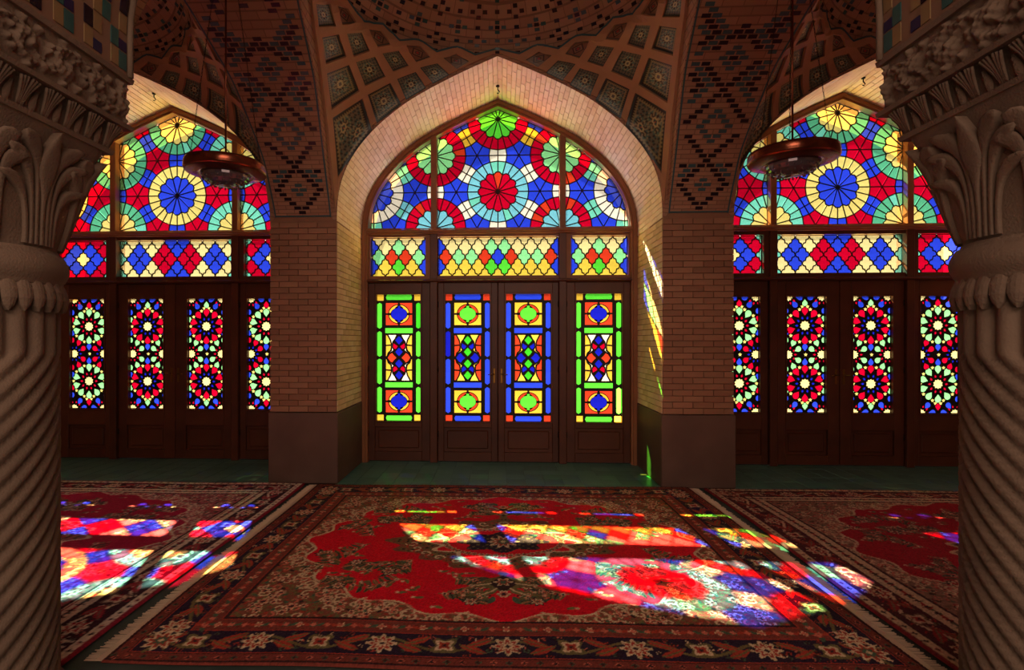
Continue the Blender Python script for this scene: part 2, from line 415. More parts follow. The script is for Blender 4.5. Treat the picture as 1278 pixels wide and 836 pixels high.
# ================================================================ VAULTS
VC = 3.99; VH = 1.572         # centre and half length of the bay vaults
TZ = [2.80, 2.83, 3.33, 3.89, 4.23, 4.34]; TY = [1.572, 1.57, 1.32, .84, .23, 0.0]; TW = [.307, .307, .318, .392, .468, .51]
_tl = [0]
for i in range(1, 6): _tl.append(_tl[-1]+math.hypot(TZ[i]-TZ[i-1], TY[i]-TY[i-1]))
_ts = np.linspace(0, _tl[-1], 41); TTy = np.interp(_ts, _tl, TY); TTz = np.interp(_ts, _tl, TZ); TTw = np.interp(_ts, _tl, TW)
for _ in range(5):
    for A in (TTy, TTz, TTw): A[1:-1] = (A[:-2]+2*A[1:-1]+A[2:])/4
def Tp(p):
    s = p*40; return np.interp(s, range(41), TTy), np.interp(s, range(41), TTz), np.interp(s, range(41), TTw)
_h = archhalf(0.0, 41); WX = [a for a, _ in _h]; WZ = [b for _, b in _h]
def Sp(p, q):
    """point of one vault quarter, bay-local; p height 0..1 (1..2 dome), q 0 wall arch .. 1 transverse arch"""
    pp = min(p, 1.0)
    wx = interp(pp*40, range(41), WX); wz = interp(pp*40, range(41), WZ); ty, tz, tw = Tp(pp); tx = S/2-tw
    w = .75; a, b, c = (1-q)**2, 2*w*q*(1-q), q*q; d = a+b+c
    x = (a*wx+b*tx+c*tx)/d; y = (a*VH+b*VH+c*ty)/d; z = (wz*(1-q)+tz*q)
    if p > 1:
        ps = (p-1)*PI/2; k = math.cos(ps); x *= k; y *= k; z = z+(5.08-z)*math.sin(ps)
    return x, y, z
NP, NQ, ND = 34, 20, 12
def vault(cx):
    v = []; f = []; uvs = []
    rows = [i/NP for i in range(NP+1)]+[1+(i+1)/ND for i in range(ND)]
    for sx in (1, -1):
        for sy in (1, -1):
            base = len(v)
            for p in rows:
                for j in range(NQ+1):
                    x, y, z = Sp(p, j/NQ); v.append((cx+sx*x, VC+sy*y, z))
            for i in range(len(rows)-1):
                for j in range(NQ):
                    a = base+i*(NQ+1)+j; q = (a, a+1, a+NQ+2, a+NQ+1)
                    f.append(q if sx*sy > 0 else q[::-1])
    return v, f
def add_uv(me, fn):
    uv = me.uv_layers.new(name='UVMap'); co = np.zeros(len(me.vertices)*3); me.vertices.foreach_get('co', co); co = co.reshape(-1, 3)
    li = np.zeros(len(me.loops), int); me.loops.foreach_get('vertex_index', li)
    uv.data.foreach_set('uv', np.stack(fn(co[li]), 1).ravel())
vv, vf = vault(0.0)
bvh = BVHTree.FromPolygons([Vector(p) for p in vv], vf)
def hit(u, v):
    d = ray(u, v); loc, n, i, dist = bvh.ray_cast(CAMP, d)
    if loc is None:      # just past an edge of the vault: nearest point of it
        loc, n, i, dist = bvh.find_nearest(CAMP+d*(D1/d.y*.97))
    if n.dot(d) > 0: n = -n
    return loc, n
# band surface of the transverse arches
def Bp(t, x, off=0.0, sy=1):
    """t in 0..1 along the half arch from the pier, x offset across in metres"""
    y, z, w_ = Tp(t); y2, z2, _ = Tp(min(t+.01, 1)); y1, z1, _ = Tp(max(t-.01, 0))
    ty, tz = y2-y1, z2-z1; l = math.hypot(ty, tz); ny, nz = -tz/l, ty/l   # towards the inside (down / centre)
    return Vector((x, VC+sy*(y+ny*off), z+nz*off))

# pixel outlines of the coffers in the middle bay (left half), taken from the photograph
def A(*p): return [(380+x/4.18, y/4.18) for x, y in p]
COF = [A((48, 14), (125, 22), (155, 130), (62, 135)), A((160, 30), (215, 46), (260, 118), (190, 122)),
       A((80, 190), (170, 172), (210, 290), (100, 330)), A((213, 168), (290, 162), (335, 260), (250, 290)), A((328, 155), (395, 165), (445, 228), (378, 238)),
       A((105, 378), (225, 332), (280, 470), (130, 570)), A((262, 318), (362, 290), (418, 395), (312, 445)), A((402, 272), (487, 258), (540, 340), (460, 370)), A((525, 240), (600, 245), (652, 295), (580, 320)),
       [(412.5, 146.4), (451, 122), (464.5, 163), (420, 222)], A((325, 490), (445, 428), (505, 545), (378, 645)), A((480, 408), (578, 372), (635, 460), (530, 522)), A((600, 350), (690, 328), (755, 392), (670, 438)), A((722, 300), (790, 285), (858, 322), (795, 362))]
ZIG = [(419, -22), (433, 0), (452, 26), (476, 28), (497, 50), (521, 48), (544, 64), (570, 57), (593, 68), (618, 61)]
ARCHL = [(618, 67), (600, 75), (580, 84), (560, 93.5), (540, 103), (520, 113.5), (500, 127), (482, 141), (465, 157), (452, 173), (441, 190), (431, 208), (424, 228), (421, 250)]
BANDR = [(418, 262), (414.5, 240), (410, 200), (406.5, 160), (401.5, 120), (396, 75), (389.5, 30), (384.5, -22)]
def densify(pl, d=7):
    o = []
    for i in range(len(pl)-1):
        a, b = pl[i], pl[i+1]; n = max(1, int(math.hypot(b[0]-a[0], b[1]-a[1])/d))
        o += [(a[0]+(b[0]-a[0])*k/n, a[1]+(b[1]-a[1])*k/n) for k in range(n)]
    return o+[pl[-1]]
mos_cache = []
def mosaic_color(U, V, kind):
    x, y = U-.5, V-.5; r = np.hypot(x, y); th = np.arctan2(y, x); C_ = np.zeros(U.shape+(3,))
    def P(mask, col): C_[mask] = lin(col)
    C_[:] = lin((112, 104, 84))
    n = 10 if kind != 2 else 8
    P((np.sin(x*70)*np.sin(y*70) > .25), (54, 40, 34)); P((np.sin(x*70)*np.sin(y*70) < -.55), (70, 96, 88))
    for (ax, ay, rr) in (((0, 0, .30),) if kind != 1 else ((.17, .17, .22), (-.17, -.17, .22))):
        xx, yy = x-ax, y-ay; q = np.hypot(xx, yy)/rr; a = np.arctan2(yy, xx)
        P(q < 1, (150, 138, 104)); star = .62+.25*np.cos(n*a)
        P((q < star) & (q > .42), (52, 34, 30)); P((q < .95) & (q > .9*star+.22), (84, 110, 98))
        P(q < .38+.05*np.cos(n*a), (190, 168, 120)); P(q < .22, (48, 80, 76)); P(q < .1, (160, 60, 50))
    if kind == 3:
        C_[:] = lin((120, 84, 62)); d = np.abs(x)+np.abs(y); P(d < .42, (60, 40, 34)); P(d < .33, (130, 96, 72)); P(d < .2, (70, 60, 58)); P(r < .09, (150, 50, 44))
    e = np.maximum(np.abs(x), np.abs(y))
    if kind in (0, 1):
        P(e > .36, (140, 124, 84)); P((e > .37) & (np.sin((x+y)*95) > 0) & (e < .42), (48, 36, 32)); P((e > .42) & (e < .44), (44, 34, 30))
    P(e > .46, (60, 66, 62))
    return C_
def coffer_mesh(quad, kind, n=30):
    v = []; cols = []; U, V = np.meshgrid(np.linspace(0, 1, n+1), np.linspace(0, 1, n+1))
    a, b, c, d = [np.array(p) for p in quad]
    for j in range(n+1):
        for i in range(n+1):
            u_, v_ = U[j, i], V[j, i]; p = (1-u_)*(1-v_)*a+u_*(1-v_)*b+u_*v_*c+(1-u_)*v_*d
            loc, nn = hit(*p)
            v.append(loc+nn*.004)
    f = [(j*(n+1)+i, j*(n+1)+i+1, (j+1)*(n+1)+i+1, (j+1)*(n+1)+i) for j in range(n) for i in range(n)]
    return v, f, mosaic_color(U, V, kind).reshape(-1, 3)
def set_cols(me, cols, domain='POINT'):
    a = me.color_attributes.new(name='Col', type='FLOAT_COLOR', domain=domain)
    c = np.ones((len(cols), 4)); c[:, :3] = cols; a.data.foreach_set('color', c.ravel().astype(np.float32))
# rib net with recessed holes
outerpx = densify(BANDR[::-1][::-1], 9)+densify(ZIG, 7)[0:]+densify(ARCHL, 7)
outerpx = [p for i, p in enumerate(outerpx) if i == 0 or math.hypot(p[0]-outerpx[i-1][0], p[1]-outerpx[i-1][1]) > .5]
holes = [densify(q+[q[0]], 7)[:-1] for q in COF]
extra = []
for gx in range(385, 620, 7):
    for gy in range(-20, 262, 7):
        p = (gx+.3, gy+.2)
        if inpoly(p, outerpx) and not any(inpoly(p, h) for h in holes): extra.append(p)
V2, T2 = fill(outerpx, holes, extra)
netv = []; netn = []
for p in V2:
    loc, n = hit(*p)
    netv.append(loc); netn.append(n)
ok = [l is not None for l in netv]
NETT = [t for t in T2 if all(ok[i] for i in t)]
edge = {}
for t_ in NETT:
    for a, b in ((t_[0], t_[1]), (t_[1], t_[2]), (t_[2], t_[0])):
        if (b, a) in edge: edge.pop((b, a))
        else: edge[(a, b)] = 1
n0 = len(netv)
NETV = [(l+n*.028) if l is not None else Vector((0, D1, 4)) for l, n in zip(netv, netn)]+[(l-n*.01) if l is not None else Vector((0, D1, 4)) for l, n in zip(netv, netn)]
NETF = NETT+[(a, b, b+n0, a+n0) for a, b in edge]
cof_data = [coffer_mesh(q, (2, 3, 0, 2, 3, 0, 2, 2, 3, 1, 0, 2, 2, 3)[i]) for i, q in enumerate(COF)]
def tx(vs, mirror, cx): return [Vector(((-p[0] if mirror else p[0])+cx, p[1], p[2])) for p in vs]
# zigzag line + small tile field of the dome
def strip_px(pl, w_, off):
    pts = []
    for p in densify(pl, 6):
        l, n = hit(*p)
        if l is not None: pts.append((l, n))
    v = []; f = []
    for i, (l, n) in enumerate(pts):
        t_ = (pts[min(i+1, len(pts)-1)][0]-pts[max(i-1, 0)][0]).normalized(); s_ = t_.cross(n).normalized()
        v += [l+s_*w_/2+n*off, l-s_*w_/2+n*off]
        if i: a = 2*i-2; f.append((a, a+1, a+3, a+2))
    return v, f
zig_v, zig_f = strip_px([(p[0], p[1]+1.5) for p in ZIG], .018, .032)
def dome_tiles():
    blk, tel = MB(), MB()
    NA = 132
    for j in range(0, 22):
        ps = .035+.034*j
        for i in range(NA):
            c = (i % 6, j % 6); kk = None
            if c in ((1, 0), (5, 0), (0, 1), (0, 5)): kk = 't'
            elif c in ((0, 0), (3, 2), (2, 3), (4, 3), (3, 4), (3, 0), (0, 3)): kk = 'b'
            if not kk: continue
            def pt(a, b):
                ang = 2*PI*a/NA; k4 = ang/(PI/2); qd = int(k4) % 4; fr = k4-int(k4)
                # ellipse quarters: wall (q=0) at +-y, transverse (q=1) at +-x
                q_ = fr if qd in (0, 2) else 1-fr
                x, y, z = Sp(1+b, q_); sx = 1 if qd in (0, 1) else -1; sy = 1 if qd in (0, 3) else -1
                return Vector((sx*x, VC+sy*y, z))
            c = [pt(i-.36, ps-.0125), pt(i+.36, ps-.0125), pt(i+.36, ps+.0125), pt(i-.36, ps+.0125)]
            n = (c[1]-c[0]).cross(c[3]-c[0]).normalized(); ctr = sum(c, Vector())/4
            if n.dot(Vector((0, VC, 3.2))-ctr) < 0: n = -n
            top = [p+n*.005 for p in c]; bot = [p-n*.004 for p in c]
            (blk if kk == 'b' else tel).add(top+bot, [(0, 1, 2, 3), (0, 4, 5, 1), (1, 5, 6, 2), (2, 6, 7, 3), (3, 7, 4, 0)])
    return blk, tel
dblk, dtel = dome_tiles()
for k, nm in BAYS:
    cx = k*S
    vr = root('ceiling', (cx, VC, 2.8), {'left': 'tiled brick vault of the left bay above the hanging lamp', 'centre': 'tiled brick vault and star coffers over the middle window', 'right': 'tiled brick vault of the right bay beside the stone capital'}[nm], 'vault', kind='structure')
    o = obj('vault_shell', tx(vv, False, cx), vf, M['vault'], vr, smooth=True)
    add_uv(o.data, lambda c: (np.arctan2(c[:, 0], c[:, 1]+1e-6)*1.6, c[:, 2]*1.0+.35*np.hypot(c[:, 0], c[:, 1])))
    for mir in (False, True):
        fl_ = [f_[::-1] for f_ in NETF] if mir else NETF
        o = obj('coffer_ribs', tx(NETV, mir, cx), fl_, M['rib'], vr)
        for i, (cv, cf, cc) in enumerate(cof_data):
            o = obj('mosaic_panel', tx(cv, mir, cx), cf, M['mosaic'], vr); set_cols(o.data, cc)
        o = obj('zigzag_border', tx(zig_v, mir, cx), zig_f, M['glaze_teal'], vr)
    o = obj('dome_tiles', tx(dblk.v, False, cx), dblk.f, M['glaze_black'], vr); o['kind'] = 'stuff'
    o = obj('dome_tiles', tx(dtel.v, False, cx), dtel.f, M['glaze_teal'], vr); o['kind'] = 'stuff'

# transverse arches with their diamond bands
def band_pattern(x, s):
    """x across (m), s along the arch from the spring (m) -> 'b','t' or None"""
    cents = [(.26, .22, .07), (.84, .33, .15), (1.42, .23, .07), (1.98, .30, .13)]
    for i, (c, R, r2) in enumerate(cents):
        d = abs(x)+abs(s-c)*.92
        if abs(d-R) < .040: return 'b'
        if i and abs(d-r2) < .036: return 't'
        if d < .028: return 'b' if i else 't'
        if i == 0 and abs(d-.08) < .022: return 't'
    d = min(abs(x)+abs(s-c)*.92-R for c, R, _ in cents)
    if abs(d-.115) < .034: return 't'
    if abs(d-.215) < .034: return 'b'
    if abs(d-.31) < .034: return 't'
    if abs(d-.40) < .03: return 'b'
    return None
def tarch(sg, label):
    cx = sg*S/2; r = root('transverse_arch', (cx, VC, 2.8), label, 'arch', 'brick arches spanning from pier to column')
    v = []; f = []; n = 44; L = [0]
    for i in range(n+1):
        t_ = i/n
        if i: L.append(L[-1]+(Bp(t_, 0)-Bp((i-1)/n, 0)).length)
    tot = L[-1]
    for sy in (1, -1):
        b0 = len(v)
        for i in range(n+1):
            w_ = Tp(i/n)[2]+.003
            for j in range(9): v.append(Bp(i/n, cx+w_*(j/4-1), 0, sy))
        for i in range(n):
            for j in range(8):
                a = b0+i*9+j; f.append((a, a+1, a+10, a+9) if sy < 0 else (a, a+9, a+10, a+1))
    o = obj('arch_soffit', v, f, M['vault'], r, smooth=True)
    add_uv(o.data, lambda c: (c[:, 0], np.where(c[:, 2] > 1.2, c[:, 2]+abs(c[:, 1]), c[:, 2])*1.15))
    T_of = lambda s_: np.interp(s_, L, [i/n for i in range(n+1)])
    # glazed bricks one by one on the pier half, the hidden column half as one relief
    rows = int(tot/.046); rel = {'b': MB(), 't': MB()}; cnt = 0
    for j in range(rows):
        s_ = .05+j*.046; t0, t1 = T_of(s_-.0165), T_of(s_+.0165); hw = Tp(T_of(s_))[2]-.05
        nb = int(hw/.043)+1
        for i in range(-nb, nb+1):
            x = i*.088/1.0+(.044 if j % 2 else 0)
            if abs(x) > hw-.03: continue
            kk = band_pattern(x, s_)
            if not kk: continue
            for sy in (1, -1):
                P = [Bp(t0, cx+x-.036, .004, sy), Bp(t0, cx+x+.036, .004, sy), Bp(t1, cx+x+.036, .004, sy), Bp(t1, cx+x-.036, .004, sy)]
                Q = [Bp(t0, cx+x-.036, -.004, sy), Bp(t0, cx+x+.036, -.004, sy), Bp(t1, cx+x+.036, -.004, sy), Bp(t1, cx+x-.036, -.004, sy)]
                F = [(0, 1, 2, 3), (0, 4, 5, 1), (1, 5, 6, 2), (2, 6, 7, 3), (3, 7, 4, 0)]
                if sy > 0 and cnt < 300 and s_ < tot-.02: obj('glazed_brick', P+Q, F, M['glaze_black' if kk == 'b' else 'glaze_teal'], r); cnt += 1
                else: rel[kk].add(P+Q, F)
    for kk in 'bt':
        o = rel[kk].build('glazed_brickwork', M['glaze_black' if kk == 'b' else 'glaze_teal'], r); o['kind'] = 'stuff'
    for sx in (-1, 1):        # dark border lines
        v = []; f = []; nn = 40
        for i in range(nn+1):
            t_ = i/nn; w_ = Tp(t_)[2]
            v += [Bp(t_, cx+sx*(w_-.022), .004), Bp(t_, cx+sx*(w_-.006), .004)]
            if i: a = 2*i-2; f.append((a, a+1, a+3, a+2))
        obj('border_line', v, f, M['glaze_teal'], r)
    MB().box(cx-.29, cx+.29, D1-.008, D1+.002, 2.803, 2.818).build('border_line', M['glaze_teal'], r)
tarch(-1, 'brick arch with dark diamond tilework above the left pier')
tarch(1, 'brick arch with dark diamond tilework above the right pier')
# piers meet the arch: plain spring block
# longitudinal arches on the column line, checker tiles on their soffits
def carch(cx, label):
    r = root('column_arch', (cx, 2.055, 2.71), label, 'arch', 'tiled arches on the column line')
    half = archhalf(0.0, 40); P = [(1.677, 2.71)]+[(min(x, 1.677), z) for x, z in half if z > 2.74]
    poly = [(cx+x, z) for x, z in P]+[(cx-x, z) for x, z in P[-2::-1]]+[(cx-S/2, 2.71), (cx-S/2, ZT), (cx+S/2, ZT), (cx+S/2, 2.71)]
    mb = MB(); prism(mb, poly, [], 1.70, 2.41); mb.build('arch_body', M['vault'], r)
    ms = {k_: MB() for k_ in ('tile_teal', 'tile_navy', 'tile_tan', 'glaze_black')}
    L = [0]
    for i in range(1, len(P)): L.append(L[-1]+math.hypot(P[i][0]-P[i-1][0], P[i][1]-P[i-1][1]))
    def pt(s_, y, off, sx):
        x = interp(s_, L, [p[0] for p in P]); z = interp(s_, L, [p[1] for p in P]); x2 = interp(s_+.02, L, [p[0] for p in P]); z2 = interp(s_+.02, L, [p[1] for p in P])
        dx, dz = x2-x, z2-z; l = math.hypot(dx, dz) or 1; return Vector((cx+sx*(x-off*dz/l), y, z+off*dx/l))
    for sx in (-1, 1):
        for j in range(26):
            s0 = .02+j*.084
            for i in range(13):
                y0 = 1.725+i*.0505
                k_ = (i+j) % 6
                kind = ('tile_teal', None, 'tile_tan', 'glaze_black' if (i//2) % 2 else 'tile_navy', None, 'tile_tan')[k_] if j % 2 == 0 else ('tile_teal', 'tile_navy', None, 'glaze_black', 'tile_tan', None)[k_]
                if kind is None: continue
                s1 = s0+(.076 if kind != 'tile_navy' else .045); y1 = y0+.046
                q = [pt(s0, y0, .004, sx), pt(s0, y1, .004, sx), pt(s1, y1, .004, sx), pt(s1, y0, .004, sx)]
                b_ = [pt(s0, y0, -.004, sx), pt(s0, y1, -.004, sx), pt(s1, y1, -.004, sx), pt(s1, y0, -.004, sx)]
                if s0 < .65: obj('tile', q+b_, [(0, 1, 2, 3), (0, 4, 5, 1), (1, 5, 6, 2), (2, 6, 7, 3), (3, 7, 4, 0)], M[kind], r)
                else: ms[kind].add(q+b_, [(0, 1, 2, 3), (0, 4, 5, 1), (1, 5, 6, 2), (2, 6, 7, 3), (3, 7, 4, 0)])
        for y0 in (1.705, 2.385):      # moulded edge roll
            obj_ = MB().tube([pt(s_, y0+.01, .008, sx) for s_ in np.linspace(0, L[-1], 30)], .014, 6); obj_.build('edge_roll', M['stone'], r, smooth=True)
    for k_, mb in ms.items():
        if mb.v: o = mb.build('upper_tiles', M[k_], r); o['kind'] = 'stuff'
carch(0, 'tiled arch springing from both carved capitals over the viewer')
for k, lb in ((-1, 'tiled arch springing outwards from the left capital'), (1, 'tiled arch springing outwards from the right capital')): carch(k*S, lb)

# ================================================================ WINDOWS
YG = 6.66
ZL0, ZT1, ZT0, ZD1 = 2.889, 2.783, 2.302, 2.22   # lunette sill, transom top/bottom, door head
RC = 3.348; LAT = .897; R1, R2 = .238, .379
MX = .79
def frame(k, nm):
    cx = k*S
    r = root('trim_%d' % (k+2), (cx, D2, 0), {'left': 'carved wooden frame around the left stained glass window', 'centre': 'carved wooden frame around the middle stained glass window', 'right': 'carved wooden frame around the right stained glass window'}[nm], 'window frame', kind='structure')
    o_ = archpoly(-.005, 0, 34, cx); i_ = archpoly(.075, 0, 34, cx)
    ring = o_+i_[::-1]
    V, T = fill(o_+[], [])   # plain outline; ring built as strip for a clean result
    mb = MB(); n = len(o_)
    for (oo, ii, y0, y1) in ((o_, i_, 6.56, 6.76), (archpoly(.012, 0, 34, cx), archpoly(.05, 0, 34, cx), 6.54, 6.57)):
        v = [(p[0], y0, p[1]) for p in oo]+[(p[0], y0, p[1]) for p in ii]+[(p[0], y1, p[1]) for p in oo]+[(p[0], y1, p[1]) for p in ii]; f = []
        for a in range(n-1):
            b = a+1; f += [(a, b, b+n, a+n), (a+2*n, a+3*n, b+3*n, b+2*n), (a+n, b+n, b+3*n, a+3*n), (a, a+2*n, b+2*n, b)]
        mb.add(v, f)
    mb.build('arched_frame', M['frame_wood'], r)
    for sx in (-1, 1):
        MB().box(cx+sx*MX-.036, cx+sx*MX+.036, 6.57, 6.75, ZL0-.03, 4.02 if sx else 0, .006).build('mullion', M['frame_wood'], r)
        MB().box(cx+sx*MX-.045, cx+sx*MX+.045, 6.57, 6.75, 0, ZL0-.03, .006).build('mullion', M['wood'], r)
    MB().box(cx-1.62, cx+1.62, 6.55, 6.75, ZT1+.03, ZL0-.005, .008).box(cx-1.62, cx+1.62, 6.52, 6.56, ZT1+.05, ZL0-.025, .008).build('transom_rail', M['frame_wood'], r)
    MB().box(cx-1.66, cx+1.66, 6.704, 6.78, 0, .05).build('threshold', M['wood'], r)
    for xs in (0, -1.64, 1.64): MB().box(cx+xs-.03, cx+xs+.03, 6.704, 6.74, .05, ZD1).build('door_stop', M['wood'], r)
    for xs in (-MX, MX): MB().box(cx+xs-.07, cx+xs+.07, 6.704, 6.74, .05, ZD1).build('door_stop', M['wood'], r)
    MB().box(cx-1.66, cx+1.66, 6.704, 6.74, ZD1-.04, ZD1).build('door_stop', M['wood'], r)
    MB().box(cx-1.62, cx+1.62, 6.56, 6.75, ZD1, ZT0-.04, .008).box(cx-1.62, cx+1.62, 6.535, 6.56, ZD1+.01, ZT0-.055, .006).build('transom_rail', M['wood'], r)
for k, nm in BAYS: frame(k, nm)
co_ = MB().box(-14, 14, YO+.02, 26, -.2, -.05).build('floor', M['paving'], None); tag(co_, 'sunlit brick courtyard paving outside the windows', 'paving', kind='structure')

def leading(polys, y, parent, d=.0065, t=.007, hubs=()):
    mb = MB()
    for p in polys:
        q = inset(p, d); n = len(p)
        v = [(a, y-t, b) for a, b in p]+[(a, y-t*.5, b) for a, b in q]+[(a, y+t, b) for a, b in p]+[(a, y+t*.5, b) for a, b in q]; f = []
        for i in range(n):
            j = (i+1) % n; f += [(i, j, j+n, i+n), (i+2*n, i+3*n, j+3*n, j+2*n), (i+n, j+n, j+3*n, i+3*n)]
        mb.add(v, f)
    for (hx_, hz_) in hubs:
        v = [(hx_+.024*math.cos(2*PI*i/12), y-t*1.3, hz_+.024*math.sin(2*PI*i/12)) for i in range(12)]; mb.add(v+[(a, y+t, b) for a, _, b in v], [tuple(range(12)), tuple(range(23, 11, -1))]+[(i, (i+1) % 12, 12+(i+1) % 12, 12+i) for i in range(12)])
    return mb.build('leading', M['lead'], parent)
def rosette(cx, cz, cp, cr, side_fn=None):
    out = []
    notch, tip = .235-.02, .245
    ang = lambda d: (math.cos(math.radians(d)), math.sin(math.radians(d)))
    P = lambda r_, d: (cx+r_*ang(d)[0], cz+r_*ang(d)[1])
    for i in range(12):
        a = i*30
        out.append(([P(.018, a-15), P(notch, a-15), P(tip, a-5), P(tip, a+5), P(notch, a+15), P(.018, a+15)], cp))
    for i in range(24):
        a = i*15; even = i % 2 == 0
        if even: p = [P(tip, a), P(R2, a), P(R2, a+15), P(notch, a+15), P(tip, a+5)]
        else: p = [P(notch, a), P(R2, a), P(R2, a+15), P(tip, a+15), P(tip, a+10)]
        out.append((p, cr))
    return out
def lunette_pieces(side):
    cs = []
    for i in range(-3, 4):
        for j in range(-3, 4):
            x = i*LAT*math.cos(PI/6); z = RC+(j+(.5 if i % 2 else 0))*LAT
            if abs(x) < 2.3 and 2.0 < z < 5.2: cs.append((x, z, i))
    out = []
    for x, z, i in cs:
        dz = z-RC
        if side:
            cp, cr = 'pale', ('teal' if x < .1 else 'aqua') if side < 0 else ('aqua' if x < -.1 else 'teal')
            if abs(x) < .1 and abs(dz) < .1: cp, cr = 'blue', 'pale'
            if abs(i) == 2: cp, cr = 'blue', 'pale'
        else:
            cp, cr = 'cyan', 'red'
            if abs(x) < .1 and abs(dz) < .1: cp, cr = 'red', 'cyan'
            elif abs(x) < .1: cp, cr = 'green', 'red'
            elif dz > 0: cp, cr = 'mint', 'red'
            if abs(i) == 2: cp, cr = 'blue', 'white'
        out += rosette(x, z, cp, cr)
    PH = math.radians(15)
    seen = set()
    for a in range(len(cs)):
        for b in range(a+1, len(cs)):
            A_, B_ = Vector(cs[a][:2]), Vector(cs[b][:2]); d = (B_-A_)
            if abs(d.length-LAT) > .02: continue
            m_ = (A_+B_)/2; e = d.normalized(); n = Vector((-e.y, e.x))
            col = ('blue' if side else ('white' if abs(m_.x) < .95 else 'aqua'))
            if not side and m_.y > 3.95: col = 'gold'
            hw = R2*math.sin(PH); hh = LAT/2-R2*math.cos(PH); hm = LAT/2-R2
            for s1 in (1, -1):
                for s2 in (1, -1):
                    p = [m_, m_+e*s1*hm, m_+e*s1*hh+n*s2*hw, m_+n*s2*(hw+.012)]
                    out.append(([(q.x, q.y) for q in p], col))
            for c in range(b+1, len(cs)):
                C_ = Vector(cs[c][:2])
                if abs((C_-A_).length-LAT) < .02 and abs((C_-B_).length-LAT) < .02:
                    g = (A_+B_+C_)/3
                    for (P_, Q_, R_) in ((A_, B_, C_), (B_, C_, A_), (C_, A_, B_)):
                        # white side P-Q midpoint, corners at rings of P and Q
                        m2 = (P_+Q_)/2; dn = (g-m2).normalized(); wm = m2+dn*(hw+.012)
                        for X_ in (P_, Q_):
                            e2 = (m2-X_).normalized(); corner = X_+e2*R2*math.cos(PH)+dn*R2*math.sin(PH)
                            rm = X_+(g-X_).normalized()*R2
                            out.append(([(q.x, q.y) for q in (g, wm, corner, rm)], 'red' if side else 'blue'))
    return [(ccw(p), c) for p, c in out]
inner = archpoly(.078, 2.4, 30)
LP = {0: lunette_pieces(0), -1: lunette_pieces(-1), 1: lunette_pieces(1)}
pos = {-1: 'left', 0: 'middle', 1: 'right'}
wn = 1
for k, nm in BAYS:
    for c, (xa, xb) in ((-1, (-1.7, -MX-.034)), (0, (-MX+.034, MX-.034)), (1, (MX+.034, 1.7))):
        cell = clip(ccw(list(inner)), [(xa, ZL0), (xb, ZL0), (xb, 5), (xa, 5)]); cell = ccw(cell)
        r = root('window_%d' % wn, (k*S+(xa+xb)/2, YG, ZL0), '%s pane field of star-patterned stained glass under the pointed arch of the %s bay' % (pos[c], nm), 'window', kind='structure'); wn += 1
        polys = []
        for p, col in LP[k]:
            q = clip(p, cell)
            if len(q) < 3 or abs(polyarea(q)) < 2.5e-4: continue
            q = [(a+k*S, b) for a, b in ccw(q)]; polys.append(q)
            cc = col
            if random.random() < .06 and col in ('cyan', 'aqua', 'mint', 'teal'): cc = {'cyan': 'aqua', 'aqua': 'cyan', 'mint': 'green', 'teal': 'aqua'}[col]
            if col == 'red' and k == 0 and random.random() < .12: cc = 'orange'
            pane(q, YG, cc, r)
        hubs = [(k*S+i*LAT*math.cos(PI/6), RC+(j+(.5 if i % 2 else 0))*LAT) for i in (-2, -1, 0, 1, 2) for j in (-1, 0, 1)]
        leading(polys, YG, r, hubs=[h for h in hubs if inpoly((h[0]-k*S, h[1]), inset(cell, .02))])
        MB().box(k*S+max(xa, -1.62), k*S+min(xb, 1.62), YG-.02, YG+.02, ZL0-.012, ZL0+.004).build('sill_bead', M['frame_wood'], r)

